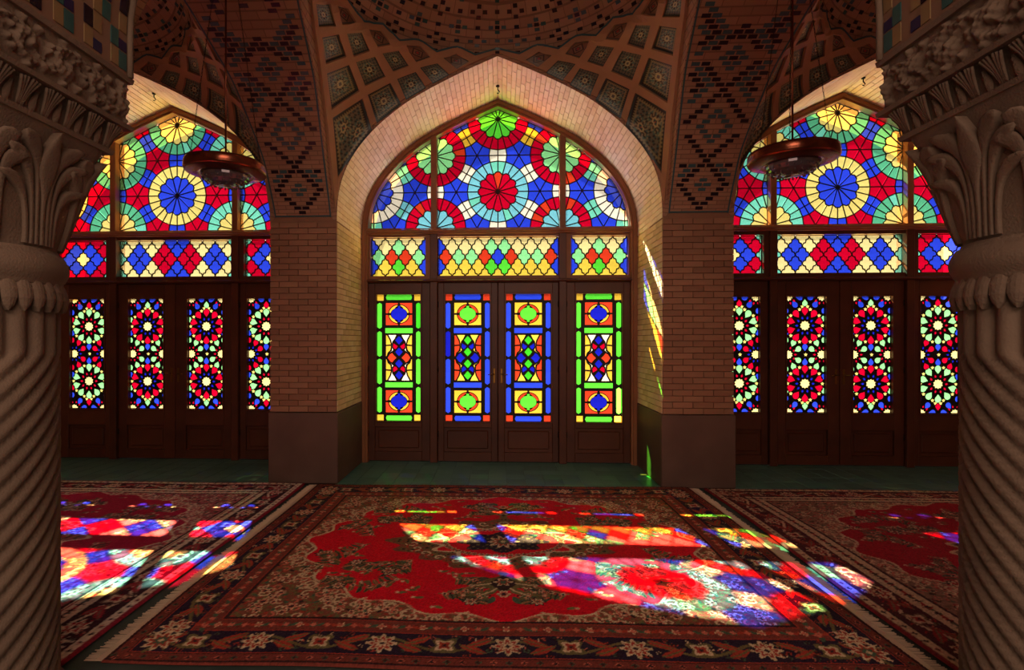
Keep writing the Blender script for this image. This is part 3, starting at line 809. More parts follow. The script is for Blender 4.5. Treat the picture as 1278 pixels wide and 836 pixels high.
STEP = [(-1, 0), (-.84, .26), (-.56, .32), (-.5, .5), (-.44, .68), (-.16, .74), (0, 1)]
def ogee(cx, cz, hx, hz):
    q1 = [(x*hx, z*hz) for x, z in STEP]
    pts = q1+[(-x, z) for x, z in q1[-2::-1]]
    pts += [(x, -z) for x, z in pts[-2:0:-1]]
    # shared edges must mesh: lower-left edge is the point reflection of upper-right of the neighbour
    return ccw([(cx+x, cz+z) for x, z in pts])
def transom(k, c, nm):
    global wn
    if c == 0: x0, x1 = -.745, .745
    else: x0, x1 = (.895, 1.585) if c > 0 else (-1.585, -.895)
    r = root('window_%d' % wn, (k*S+(x0+x1)/2, YG, ZT0), '%s strip of lozenge-shaped coloured panes above the doors of the %s bay' % (pos[c], nm), 'window', kind='structure'); wn += 1
    xm = (x0+x1)/2; w_ = x1-x0
    ncol = {True: (9.15 if c == 0 else 4.1), False: (9.0 if c == 0 else 3.75)}[k == 0]
    dx = w_/ncol; hz = .122 if k == 0 else .107
    zc = (ZT0+ZT1)/2+ (-.0 if k == 0 else 0)
    cell = [(x0, ZT0), (x1, ZT0), (x1, ZT1), (x0, ZT1)]
    if k: cell = [(x0, ZT0+.01), (x1, ZT0+.01), (x1, ZT1-.01), (x0, ZT1-.01)]
    polys = []
    for row in range(-3, 4):
        odd = row % 2 != 0
        # row 0 centre row: a piece on the axis for centre/side-wide layouts
        for i in range(-6, 7):
            off = .5 if odd else 0
            if k == 0 and c != 0: off = .0 if odd else .5
            if k != 0 and c == 0: off = .0 if odd else .5
            if k != 0 and c != 0: off = .5 if odd else 0
            a = i+off; px_, pz = xm+a*dx, zc-row*hz
            q = clip(ogee(px_, pz, dx/2, hz), cell)
            if len(q) < 3 or abs(polyarea(q)) < 4e-4: continue
            aa = abs(a); edge_ = abs(px_-xm) > w_/2-.02
            if k == 0:
                top, bot = 'cream', 'yellow'
                if row <= -2: col = 'cream'
                elif row >= 2: col = 'yellow'
                elif c == 0:
                    if row == -1: col = 'mint' if aa < 1 else 'cream'
                    elif row == 0: col = {0: 'blue', 1: 'orange', 2: 'mint', 3: 'mint', 4: 'orange'}.get(int(aa), 'blue')
                    else: col = 'green' if aa < 1 else 'yellow'
                    if aa > 4.3: col = 'blue'
                else:
                    if row == -1: col = 'mint' if aa < .5 else 'cream'
                    elif row == 0: col = 'orange' if aa < 1 else 'mint'
                    else: col = 'green' if aa < .5 else 'yellow'
                    if aa > 1.8: col = 'blue'
            elif c == 0:
                if abs(row) == 1: col = {0: 'blue', 1: 'red', 2: 'cream', 3: 'blue', 4: 'cream'}.get(int(aa), 'aqua')
                elif row == 0: col = 'red' if aa < 2 else ('blue' if aa < 4 else 'aqua')
                else: col = 'blue' if aa < 1 else ('cream' if aa < 4 else 'aqua')
            else:
                if abs(row) == 1: col = 'blue' if aa < 1 else 'red'
                elif row == 0: col = 'cream' if aa < .5 else ('blue' if aa < 1.5 else 'aqua')
                else: col = 'red' if aa < 1.5 else 'aqua'
            q = [(u_+k*S, v_) for u_, v_ in ccw(q)]; polys.append(q); pane(q, YG, col, r)
    leading(polys, YG, r, d=.007)
    X0, X1 = k*S+x0, k*S+x1
    mo = k*S+(-1.62 if c < 0 else (-MX+.04 if c == 0 else MX+.04)); mo2 = k*S+(-MX-.04 if c < 0 else (MX-.04 if c == 0 else 1.62))
    zb, zt = cell[0][1], cell[2][1]
    mb = MB().box(mo, X0, 6.60, 6.72, ZT0-.04, ZT1+.03).box(X1, mo2, 6.60, 6.72, ZT0-.04, ZT1+.03).box(X0, X1, 6.60, 6.72, ZT0-.04, zb).box(X0, X1, 6.60, 6.72, zt, ZT1+.03)
    mb.build('sash', M['wood'] if k else M['frame_wood'], r)
for k, nm in BAYS:
    for c in (-1, 0, 1): transom(k, c, nm)

# ================================================================ DOORS
def hexbar(x0, x1, z0, z1, horiz=True, c=.014):
    if horiz: zm = (z0+z1)/2; return [(x0, zm), (x0+c, z0), (x1-c, z0), (x1, zm), (x1-c, z1), (x0+c, z1)]
    xm = (x0+x1)/2; return [(xm, z0), (x1, z0+c), (x1, z1-c), (xm, z1), (x0, z1-c), (x0, z0+c)]
def rect(x0, x1, z0, z1): return [(x0, z0), (x1, z0), (x1, z1), (x0, z1)]
def ell(cx, cz, rx, rz, n=16, a0=0, a1=360): return [(cx+rx*math.cos(math.radians(a0+(a1-a0)*i/n)), cz+rz*math.sin(math.radians(a0+(a1-a0)*i/n))) for i in range(n if a1-a0 >= 360 else n+1)]
def geo_pattern(scheme, last=False):
    """middle door leaves; local coords, glass field 0.55 x 1.57 centred on 0,0"""
    bar, cor, ground, ring_, mid = ('green', 'gold', 'orange', 'gold', 'navy') if scheme else ('blue', 'orange', 'gold', 'orange', 'green')
    W, H = .275, .785; P = []
    for sx in (-1, 1):
        for sz in (-1, 1):
            P.append((rect(*sorted((sx*W, sx*(W-.085))), *sorted((sz*H, sz*(H-.075)))), cor, sz > 0 or (last and sx > 0)))
        ys = [(.69, .36), (.335, .008), (-.008, -.335), (-.36, -.69)]
        for q, (a, b) in enumerate(ys): P.append((hexbar(*sorted((sx*W, sx*(W-.062))), b, a, False, .02), bar if random.random() > .15 else {'green': 'leaf', 'blue': 'navy'}[bar], (scheme == 1 and q == 3 and sx > 0 and last)))
    for sz in (-1, 1): P.append((hexbar(-.168, .168, *sorted((sz*H, sz*(H-.066)))), bar, sz > 0))
    for sz in (-1, 1): P.append((rect(-.175, .175, *sorted((sz*.305, sz*.372))), bar, False))
    # square medallions
    for cz in (.545, -.545):
        hx, hz = .168, .14; rx, rz = .135, .122
        for sx in (-1, 1):
            for sz in (-1, 1):
                arc = [(p[0], p[1]) for p in ell(0, cz, rx, rz, 6, 5, 85)]; arc = [(sx*p[0], cz+sz*(p[1]-cz)) for p in arc]
                P.append(([(sx*hx, cz+sz*.008), (sx*hx, cz+sz*hz), (sx*.008, cz+sz*hz)]+arc[::-1], ground, False))
                inn = [(sx*p[0], cz+sz*(p[1]-cz)) for p in ell(0, cz, rx-.03, rz-.045, 6, 8, 82)]; out_ = [(sx*p[0], cz+sz*(p[1]-cz)) for p in ell(0, cz, rx-.006, rz-.006, 6, 8, 82)]
                P.append((out_+inn[::-1], ring_, False))
        m_ = []
        for i in range(24):
            a = 2*PI*i/24; q = 1+.07*math.cos(4*a)-.03*math.cos(8*a); m_.append(((rx-.038)*q*math.cos(a), cz+(rz-.052+.028)*q*math.sin(a)))
        P.append((m_, mid, False))
    # middle field
    dcol, qcol, lcol, gcol, ecol = ('navy', 'orange', 'red', 'white', 'gold') if scheme else ('leaf', 'navy', 'navy', 'yellow', 'orange')
    dia = lambda x, z, a, b: [(x+a, z), (x+a*.45, z+b*.6), (x, z+b), (x-a*.45, z+b*.6), (x-a, z), (x-a*.45, z-b*.6), (x, z-b), (x+a*.45, z-b*.6)]
    for z in (.218, .073, -.073, -.218): P.append((dia(0, z, .05, .056), dcol, False))
    for sx in (-1, 1):
        P.append(([(sx*p[0], p[1]) for p in [(.028, 0), (.06, .03), (.085, .062), (.115, .045), (.145, 0), (.115, -.045), (.085, -.062), (.06, -.03)]], qcol, False))
        for sz in (-1, 1):
            P.append(([(sx*p[0], sz*p[1]) for p in [(.012, .145), (.03, .115), (.055, .105), (.078, .135), (.07, .185), (.058, .175), (.035, .16)]], lcol, False))
            P.append(([(sx*p[0], sz*p[1]) for p in [(.03, .285), (.135, .285), (.1, .22), (.085, .15), (.09, .085), (.125, .06), (.088, .078), (.07, .098), (.09, .135), (.082, .2), (.055, .235)]], gcol, False))
            P.append(([(sx*p[0], sz*p[1]) for p in [(.165, .16), (.165, .28), (.148, .28), (.115, .22), (.1, .165)]], ecol if not scheme else 'gold', False))
            P.append(([(sx*p[0], sz*p[1]) for p in [(.165, .015), (.165, .145), (.1, .15), (.105, .095), (.14, .065), (.155, .02)]], ecol, False))
    return P, W, H
def tear(cx, cz, ang, l, w_, n=9):
    """drop with its point towards angle ang+180 (at the rosette centre)"""
    pts = [(-l*.56, 0)]
    for i in range(n):
        a = math.radians(-118+236*i/(n-1)); pts.append((l*.16+w_*math.cos(a)*1.0, w_*math.sin(a)))
    c, s = math.cos(ang), math.sin(ang)
    return [(cx+x*c-y*s, cz+x*s+y*c) for x, y in pts]
def star(cx, cz, r1, r2, n, a0=0.0):
    return [(cx+(r1 if i % 2 == 0 else r2)*math.cos(a0+PI*i/n), cz+(r1 if i % 2 == 0 else r2)*math.sin(a0+PI*i/n)) for i in range(2*n)]
def star_pattern(scheme):
    W, H = .228, .697; P = []
    A0, B0 = ('teal', 'red') if scheme else ('red', 'aqua')
    mint_ = 'mint'; A_ = mint_ if scheme else 'red'; B_ = 'red' if scheme else mint_; Ccol = 'blue'
    field = rect(-W, W, -H, H)
    cen = [(0, .35, A_), (0, -.35, A_), (-.196, 0, B_), (.196, 0, B_), (-.196, .7, Ccol), (.196, .7, Ccol), (-.196, -.7, Ccol), (.196, -.7, Ccol)]
    taken = []
    for (x, z, col) in cen:
        main = abs(x) < .01
        P.append((star(x, z, .063 if main else .058, .05 if main else .044, 10, PI/2), 'cream', z > .68))
        sx = 1 if x < 0 else -1; sz = 1 if z < 0 else -1
        if main: spots = [(x+.168*math.cos(PI/2+i*PI/5), z+.168*math.sin(PI/2+i*PI/5), PI/2+i*PI/5, col) for i in range(10)]
        elif abs(z) < .1: spots = [(x+sx*r_*math.cos(t_), r_*math.sin(t_)*q, math.atan2(q*math.sin(t_), sx*math.cos(t_)), col) for t_, r_ in ((.52, .126), (1.17, .146)) for q in (1, -1)]
        else: spots = [(x+sx*r_*math.cos(t_), z+sz*r_*math.sin(t_), math.atan2(sz*math.sin(t_), sx*math.cos(t_)), col) for t_, r_ in ((.08, .124), (.90, .114))]
        for px_, pz, a, cc in spots: taken.append((px_, pz)); P.append((tear(px_, pz, a, .094 if main else .08, .0415 if main else .036), cc, z > .68))
        for i in range(10):
            a = PI/2+(i+.5)*PI/5; r_ = .094 if main else .082
            P.append(([(x+(r_+.03)*math.cos(a), z+(r_+.03)*math.sin(a)), (x+r_*math.cos(a+.2), z+r_*math.sin(a+.2)), (x+(r_-.022)*math.cos(a), z+(r_-.022)*math.sin(a)), (x+r_*math.cos(a-.2), z+r_*math.sin(a-.2))], 'navy' if col == 'red' else 'red', False))
    for q in (1, -1):
        for px_, pz, a, cc in ((0, .082*q, PI/2*q, 'blue'), (0, .628*q, -PI/2*q, 'red' if scheme else 'mint')): taken.append((px_, pz)); P.append((tear(px_, pz, a, .08, .036), cc, False))
        for sx in (1, -1):
            for dz_, cc in ((.085, 'red' if scheme else 'mint'), (-.085, 'blue'), (-.175, 'red' if scheme else 'mint'), (.178, 'blue')): taken.append((sx*.212, .35*q+dz_*q)); P.append((ell(sx*.216, .35*q+dz_*q, .026, .036, 10), cc, False))
    # extra fillers on the axis and edges
    for z, col in ((.048, 'blue'), (-.048, 'blue')):
        pass
    cand = []
    for (x, z, _c) in cen:
        for i in range(10):
            a = PI/2+(i+.5)*PI/5
            for rr in (.205, .222): cand.append((x+rr*math.cos(a), z+rr*math.sin(a)))
    cand += [(0, 0), (0, .12), (0, -.12), (W-.02, .35), (-W+.02, .35), (W-.02, -.35), (-W+.02, -.35)]
    st = []
    for (x, z) in cand:
        if abs(x) > W-.012 or abs(z) > H-.012: continue
        if any(math.hypot(x-t_[0], z-t_[1]) < .054 for t_ in taken) or any(math.hypot(x-t_[0], z-t_[1]) < .042 for t_ in st) or any(math.hypot(x-t_[0], z-t_[1]) < .07 for t_ in cen): continue
        st.append((x, z)); P.append((star(x, z, .031, .016, 5, PI/2), 'pale', False))
    out = []
    for p, c, cl in P:
        q = clip(ccw(p), rect(-W+.002, W-.002, -H+.002, H-.002))
        if len(q) >= 3 and abs(polyarea(q)) > 1e-4: out.append((q, c, cl))
    return out, W, H
def door(num, x0, x1, gx, pat, zc, label, hinge=0, handle=False):
    P, W, H = pat
    r = root('door_%d' % num, ((x0+x1)/2, D2, 0), label, 'door', kind='structure')
    y0, y1 = 6.615, 6.70; g = .004
    gz0, gz1 = zc-H, zc+H; gx0, gx1 = gx-W, gx+W; wood = M['wood']
    MB().box(x0+g, gx0-.018, y0, y1, .012, ZD1, .005).build('stile', wood, r)
    MB().box(gx1+.018, x1-g, y0, y1, .012, ZD1, .005).build('stile', wood, r)
    MB().box(gx0-.018, gx1+.018, y0, y1, gz1+.018, ZD1, .003).build('rail', wood, r)
    MB().box(gx0-.018, gx1+.018, y0, y1, .43, gz0-.018, .003).build('rail', wood, r)
    MB().box(gx0-.018, gx1+.018, y0, y1, .012, .125, .003).build('rail', wood, r)
    m_ = MB().box(gx0-.018, gx1+.018, y0+.03, y1-.02, .125, .43).box(gx0+.02, gx1-.02, y0+.012, y0+.032, .165, .39, .011); m_.build('lower_panel', wood, r)
    m_ = MB()
    for a in ((gx0-.018, gx0, gz0-.018, gz1+.018), (gx1, gx1+.018, gz0-.018, gz1+.018), (gx0, gx1, gz0-.018, gz0), (gx0, gx1, gz1, gz1+.018)): m_.box(a[0], a[1], y0-.004, y0+.05, a[2], a[3])
    m_.build('glazing_bead', wood, r)
    polys = [(ccw([(gx+a, zc+b) for a, b in p]), c, cl) for p, c, cl in P]
    m_ = MB(); yp = 6.66
    prism(m_, rect(gx0-.001, gx1+.001, gz0-.001, gz1+.001), [q for q, _, _ in polys_inset(polys)], yp-.010, yp-.001)
    m_.build('lattice', M['lead'], r)
    for q, c, cl in polys: pane(q, yp, c, r, clear=cl)
    for z in (.35, 1.15, 1.95):
        xh = x0+.006 if hinge < 0 else x1-.006
        MB().tube([(xh, y0-.006, z-.035), (xh, y0-.006, z+.035)], .007, 8).build('hinge', M['iron'], r, smooth=True)
    if handle:
        xh = x0+.045 if handle > 0 else x1-.045
        h = MB().box(xh-.014, xh+.014, y0-.006, y0+.002, .98, 1.16, .003).build('handle_plate', M['brass'], r)
        MB().tube([(xh, y0-.004, 1.09), (xh, y0-.045, 1.09), (xh+.055*handle, y0-.05, 1.09), (xh+.075*handle, y0-.048, 1.082)], .006, 8).build('lever', M['brass'], h, smooth=True)
def polys_inset(P):
    out = []
    for q, c, cl in P:
        i_ = inset(q, .0022)
        if polyarea(i_) > 2e-5: out.append((i_, c, cl))
    return out
num = 1
names4 = ['leftmost', 'second from the left', 'third from the left', 'rightmost']
for k, nm in BAYS:
    cx = k*S
    for q, (xa, xb, gx) in enumerate(((-1.615, -MX-.045, -1.235 if k == 0 else -1.16), (-MX+.045, 0, -.375 if k == 0 else -.385), (0, MX-.045, .375 if k == 0 else .385), (MX+.045, 1.615, 1.235 if k == 0 else 1.16))):
        outer_ = q in (0, 3)
        if k == 0:
            pat = geo_pattern(1 if outer_ else 0, q == 3); lab = '%s leaf of the middle doors, %s' % (names4[q], 'green-bordered glass with blue ovals' if outer_ else 'blue-bordered glass with green ovals')
            zc = 1.2885
        else:
            pat = star_pattern(1 if outer_ else 0); lab = '%s leaf of the %s bay doors, %s' % (names4[q], nm, 'glass with green petal flowers' if outer_ else 'glass with red petal flowers'); zc = 1.333
        door(num, cx+xa, cx+xb, cx+gx, pat, zc, lab, hinge=(-1 if q in (0, 1, 3) else 1) if q != 2 else 1, handle=(-1 if q == 1 else (1 if q == 2 else False)) if q in (1, 2) else False); num += 1

# ================================================================ COLUMNS
def column(sg, label):
    cx, cy = sg*S/2, 2.055; r = root('stone_column', (cx, cy, 0), label, 'column')
    d = 1 if sg < 0 else -1       # twist sense
    nseg = 20*9; zs = list(np.linspace(.05, 1.44, 70))+[1.455, 1.47, 1.5, 1.55, 1.6, 1.68]; v = []; f = []
    for z in zs:
        tw = -d*max(0, 1.45-z)*2*PI/1.62
        for i in range(nseg):
            th = 2*PI*i/nseg; c = abs(math.cos(10*(th-tw))); rr = .254-.030*(1-c**.8)
            v.append((cx+rr*math.cos(th), cy+rr*math.sin(th), z))
    for j in range(len(zs)-1):
        for i in range(nseg):
            a = j*nseg+i; b = j*nseg+(i+1) % nseg; f.append((a, b, b+nseg, a+nseg))
    obj('twisted_shaft', v, f, M['stone'], r, smooth=True, loc=(cx, cy, 0))
    MB().lathe([(.275, .0), (.28, .012), (.275, .05), (.262, .06), (.258, .08), (.24, .09)], (cx, cy, 0), 48).build('base', M['stone'], r, smooth=False)
    # scalloped collar of 22 tongues
    mb = MB(); n = 32
    for i in range(n):
        a0 = 2*PI*(i+.5)/n; w_ = 2*PI/n*.5
        pr = []
        for j, (z, k_, rr) in enumerate(((1.735, .98, .256), (1.70, .98, .270), (1.665, .9, .275), (1.635, .62, .270), (1.615, .12, .262))):
            for s_ in (-1, -.5, 0, .5, 1): pr.append((cx+(rr+.006*(1-s_*s_))*math.cos(a0+s_*w_*k_), cy+(rr+.006*(1-s_*s_))*math.sin(a0+s_*w_*k_), z))
        for s_ in (-1, -.5, 0, .5, 1): pr.append((cx+.235*math.cos(a0+s_*w_*.12), cy+.235*math.sin(a0+s_*w_*.12), 1.625))
        fs = [(j*5+i_, j*5+i_+5, j*5+i_+6, j*5+i_+1) for j in range(5) for i_ in range(4)]
        # sides
        inn = []
        for j, (z, k_) in enumerate(((1.735, .98), (1.70, .98), (1.665, .9), (1.635, .62), (1.615, .12))):
            for s_ in (-1, 1): inn.append((cx+.235*math.cos(a0+s_*w_*k_), cy+.235*math.sin(a0+s_*w_*k_), z))
        b0 = len(pr); pr += inn
        for j in range(4):
            fs.append((j*5, b0+2*j, b0+2*j+2, j*5+5)); fs.append((j*5+4, j*5+9, b0+2*j+3, b0+2*j+1))
        mb.add(pr, fs)
    mb.build('scalloped_collar', M['stone'], r)
    prof = [(.235, 1.72), (.262, 1.725)]+[(.262+.022*math.sin(PI*i/10), 1.735+.115*i/10) for i in range(11)]+[(.25, 1.855), (.245, 1.87)]
    MB().lathe(prof, (cx, cy, 0), 64).build('neck_ring', M['stone'], r, smooth=True)
    # bell
    def bell(z):
        t_ = min(1, max(0, (z-1.86)/(2.36-1.86))); w_ = .235+.012*t_+.065*t_**3; e = 2+9*t_**1.3; return w_, e
    def bpt(th, z, off=0):
        w_, e = bell(z); c, s = math.cos(th), math.sin(th); rr = (abs(c)**e+abs(s)**e)**(-1/e)*w_+off; rr = min(rr, .40+off); return Vector((cx+rr*c, cy+rr*s, z))
    v = []; f = []; n = 96; zz = np.linspace(1.86, 2.36, 26)
    for z in zz:
        for i in range(n): v.append(bpt(2*PI*i/n, z))
    for j in range(25):
        for i in range(n): a = j*n+i; b = j*n+(i+1) % n; f.append((a, b, b+n, a+n))
    obj('bell', v, f, M['stone'], r, smooth=True)
    # palmettes: petals that follow the bell
    def petal(mb, th0, path, wid, th_=.016):
        """path in (lateral m, z); wid half widths"""
        P = []; n_ = len(path)
        for (s_, z) in path: P.append(Vector((s_, z)))
        rows = []
        for i in range(n_):
            t_ = (P[min(i+1, n_-1)]-P[max(i-1, 0)]).normalized(); nn = Vector((t_.y, -t_.x)); row = []
            for k_ in (-1, -.9, -.5, 0, .5, .9, 1):
                q = P[i]+nn*wid[i]*k_; off = (th_*(1.0-.45*(k_*k_))) if abs(k_) < 1 else -.004
                if abs(k_) == .0: off = th_*.82
                lift = .022*(i/(n_-1))**3
                row.append(bpt(th0+q.x/.27, q.y, off+(lift if abs(k_) < 1 else 0)))
            rows.append(row)
        vs = [p for row in rows for p in row]; fs = [(i*7+j, i*7+j+1, i*7+j+8, i*7+j+7) for i in range(n_-1) for j in range(6)]
        mb.add(vs, fs); mb.f.append(tuple(len(mb.v)-7+j for j in range(7)))
    def curve(pts, n_=16):
        pts = [Vector(p) for p in pts]; o = []
        for i in range(n_):
            t_ = i/(n_-1); q = list(pts)
            while len(q) > 1: q = [q[j]*(1-t_)+q[j+1]*t_ for j in range(len(q)-1)]
            o.append((q[0].x, q[0].y))
        return o
    for m4 in range(8):
        th0 = m4*PI/4; diag = m4 % 2; lw = .8 if diag else 1.0; top = 2.325 if not diag else 2.30
        mb = MB(); taper = lambda a, b, c: [a+(b-a)*min(1, (i/15)**2.2*1.0) if i < 14 else c for i in range(16)]
        petal(mb, th0, curve([(0, 1.88), (0, 2.0), (0, 2.12), (0, top)]), [.010]*7+[.012, .018, .028, .038, .044, .042, .032, .018, .002], .024)
        for sx in (-1, 1):
            petal(mb, th0, curve([(sx*.024, 1.88), (sx*.024, 2.1), (sx*.03*lw, 2.25), (sx*.11*lw, top-.035)]), [.010]*8+[.012, .016, .02, .026, .03, .03, .022, .006], .022)
            petal(mb, th0, curve([(sx*.045, 1.88), (sx*.045, 2.06), (sx*.05*lw, 2.2), (sx*.15*lw, top-.10)]), [.010]*8+[.012, .016, .02, .024, .027, .026, .02, .006], .02)
            if not diag: petal(mb, th0, curve([(sx*.067, 1.88), (sx*.067, 2.0), (sx*.075, 2.12), (sx*.17, top-.2)]), [.010]*8+[.012, .015, .018, .021, .022, .02, .015, .004], .018)
        mb.build('carved_palmette', M['stone'], r, smooth=True)
    # abacus: sloped lower frieze and upright upper frieze
    def ring_box(z0, w0, z1, w1, nm):
        MB().add([(cx+a*w0, cy+b*w0, z0) for a, b in ((-1, -1), (1, -1), (1, 1), (-1, 1))]+[(cx+a*w1, cy+b*w1, z1) for a, b in ((-1, -1), (1, -1), (1, 1), (-1, 1))], [(3, 2, 1, 0), (4, 5, 6, 7), (0, 1, 5, 4), (1, 2, 6, 5), (2, 3, 7, 6), (3, 0, 4, 7)]).build(nm, M['stone'], r)
    ring_box(2.345, .312, 2.365, .318, 'fillet'); ring_box(2.365, .300, 2.475, .335, 'lower_frieze'); ring_box(2.472, .368, 2.49, .372, 'fillet'); ring_box(2.488, .345, 2.69, .352, 'upper_frieze'); ring_box(2.69, .368, 2.712, .372, 'fillet')
    for s4 in range(4):
        a = s4*PI/2; nx, ny = round(math.cos(a)), round(math.sin(a)); tx_, ty_ = -ny, nx
        def F(s_, z, off=0.0, lower=True):
            w_ = (.300+(z-2.365)/.11*.035) if lower else .349
            return (cx+nx*(w_+off)+tx_*s_, cy+ny*(w_+off)+ty_*s_, z)
        # fans and buds
        for i in range(6):
            sc_ = -.27+i*.108; mb = MB()
            for q in (-2.2, -1.4, -.6, .6, 1.4, 2.2):
                pts = []; 
                for t_ in np.linspace(0, 1, 7): pts.append(F(sc_+q*.0055+q*.0125*t_**2.0, 2.368+.1*t_-.003*abs(q)*t_*t_, .006+.02*t_**1.5))
                mb.tube(pts, [.004, .005, .006, .0065, .0065, .0065, .005], 5)
            mb.build('carved_fan', M['stone'], r, smooth=True)
            if i < 5:
                sb = sc_+.054; mb = MB(); vs = []; nn = 9
                for j in range(nn):
                    t_ = j/(nn-1); w_ = .017*math.sin(PI*min(1, .18+.85*t_)) if t_ < 1 else .001
                    for k_ in (-1, 0, 1): vs.append(F(sb+k_*w_, 2.368+.07*t_, .004+(.012 if k_ == 0 else 0)))
                mb.add(vs, [(j*3+k_, j*3+k_+1, j*3+k_+4, j*3+k_+3) for j in range(nn-1) for k_ in range(2)])
                mb.build('carved_bud', M['stone'], r, smooth=True)
        # scrolling acanthus relief
        nu, nv = 150, 44; U = np.linspace(-.345, .345, nu); Z = np.linspace(2.492, 2.688, nv); UU, ZZ = np.meshgrid(U, Z)
        hgt = np.zeros_like(UU); zc = 2.59
        per = .17
        for q in range(-2, 3):
            ux = q*per; dx = UU-ux; dz = (ZZ-zc)*(1 if q % 2 else -1); rad = np.hypot(dx, dz); th = np.arctan2(dz, dx)
            sp = np.cos(th-rad*62); hgt = np.maximum(hgt, np.where(rad < .075, .5+.5*sp, 0)*np.clip((.082-rad)/.02, 0, 1)*.022)
            hgt = np.maximum(hgt, np.clip(1-rad/.022, 0, 1)**.5*.03)
            lobes = np.clip(np.cos(7*th+q), 0, 1)*np.exp(-((rad-.083)/.016)**2)*.022; hgt = np.maximum(hgt, lobes)
        hgt = np.maximum(hgt, .016*np.exp(-((ZZ-zc-.055*np.sin(UU*2*PI/(2*per)))/.010)**2)); 
        hgt += .004*np.sin(UU*190+ZZ*60)*np.sin(ZZ*170-UU*50)*(hgt > .003)
        ed = np.minimum(np.minimum(UU+.345, .345-UU), np.minimum(ZZ-2.492, 2.688-ZZ)); hgt *= np.clip(ed/.01, 0, 1)
        vs = [F(UU[j, i], ZZ[j, i], float(hgt[j, i])*1.1+.001, False) for j in range(nv) for i in range(nu)]
        fs = [(j*nu+i, j*nu+i+1, (j+1)*nu+i+1, (j+1)*nu+i) for j in range(nv-1) for i in range(nu-1)]
        obj('acanthus_relief', vs, fs, M['stone'], r, smooth=True)
column(-1, 'carved stone column with spiral flutes at the left edge')
column(1, 'carved stone column with spiral flutes at the right edge')

# ================================================================ HANGING LAMPS
def lamp(x, y, z, label):
    r = root('hanging_lamp', (x, y, z), label, 'lamp', 'bronze dish lamps under the arches')
    MB().lathe([(.268, .055), (.276, .058), (.280, .04), (.282, .0), (.276, -.012), (.262, -.016), (.24, -.02), (.20, -.03), (.165, -.034), (.16, -.02), (.2, -.012), (.26, .0), (.268, .055)], (x, y, z), 56).build('dish', M['bronze'], r, smooth=True)
    MB().lathe([(.164, -.032), (.16, -.05), (.14, -.075), (.10, -.096), (.05, -.108), (.012, -.112), (.001, -.112)], (x, y, z), 20).build('glass_bowl', M['cut_glass'], r)
    bowl_ = [c_ for c_ in C.objects if c_.parent == r and c_.name.startswith('glass_bowl')][0]
    mb = MB()
    for ring_, (rr, zz, n) in enumerate(((.155, -.062, 22), (.125, -.09, 18), (.085, -.106, 12))):
        for i in range(n):
            a = 2*PI*(i+.5*ring_)/n; p = Vector((x+rr*math.cos(a), y+rr*math.sin(a), z+zz)); s_ = .009
            mb.add([p+Vector(q)*s_ for q in ((1, 0, 0), (-1, 0, 0), (0, 1, 0), (0, -1, 0), (0, 0, .8), (0, 0, -1.6))], [(0, 2, 4), (2, 1, 4), (1, 3, 4), (3, 0, 4), (2, 0, 5), (1, 2, 5), (3, 1, 5), (0, 3, 5)])
    o = mb.build('crystal_drops', M['cut_glass'], bowl_); o['kind'] = 'stuff'
    top = 4.33
    MB().tube([(x, y, z+.0), (x, y, top)], .007, 8).build('stem', M['bronze'], r, smooth=True)
    MB().lathe([(.0, .0), (.05, .0), (.055, .02), (.02, .03), (.012, .05)], (x, y, z-.02), 20).build('hub', M['bronze'], r, smooth=True)
    for i in range(3):
        a = PI/2+2*PI*i/3+.5; mb = MB(); p0 = Vector((x+.262*math.cos(a), y+.262*math.sin(a), z+.05)); p1 = Vector((x+.05*math.cos(a), y+.05*math.sin(a), top))
        n = 56
        for j in range(n):
            c = p0.lerp(p1, (j+.5)/n); l = (p1-p0).length/n; d_ = (p1-p0).normalized(); s_ = d_.cross(Vector((math.cos(j % 2*PI/2), math.sin(j % 2*PI/2), .1))).normalized()
            h_ = l*.62; ww = .0035; P = [c-d_*h_, c-d_*h_*.6+s_*ww, c+d_*h_*.6+s_*ww, c+d_*h_, c+d_*h_*.6-s_*ww, c-d_*h_*.6-s_*ww, c-d_*h_]
            mb.tube(P, .0014, 4, False)
        mb.build('chain', M['iron'], r)
    MB().lathe([(.001, top+.01-z), (.06, top+.005-z), (.055, top-.02-z), (.015, top-.03-z), (.001, top-.03-z)], (x, y, z), 20).build('ceiling_rose', M['bronze'], r, smooth=True)
lamp(-1.985, 3.86, 2.745, 'round bronze dish lamp hanging before the left window')
lamp(2.045, 3.80, 2.745, 'round bronze dish lamp hanging before the right window')
for k, nm in BAYS:
    r = root('ceiling_hook', (k*S, 6.2, 4.43), 'small iron hook under the arch point of the %s bay' % nm, 'hook', 'iron hooks at the arch points')
    MB().tube([(k*S, 6.2, 4.45), (k*S, 6.2, 4.40), (k*S+.012, 6.2, 4.385), (k*S+.02, 6.2, 4.37), (k*S+.008, 6.2, 4.352), (k*S-.008, 6.2, 4.36)], .006, 6).build('hook', M['iron'], r, smooth=True)
    MB().lathe([(.001, 0), (.022, 0), (.02, -.012), (.001, -.014)], (k*S, 6.2, 4.443), 12).build('plate', M['iron'], r, smooth=True)

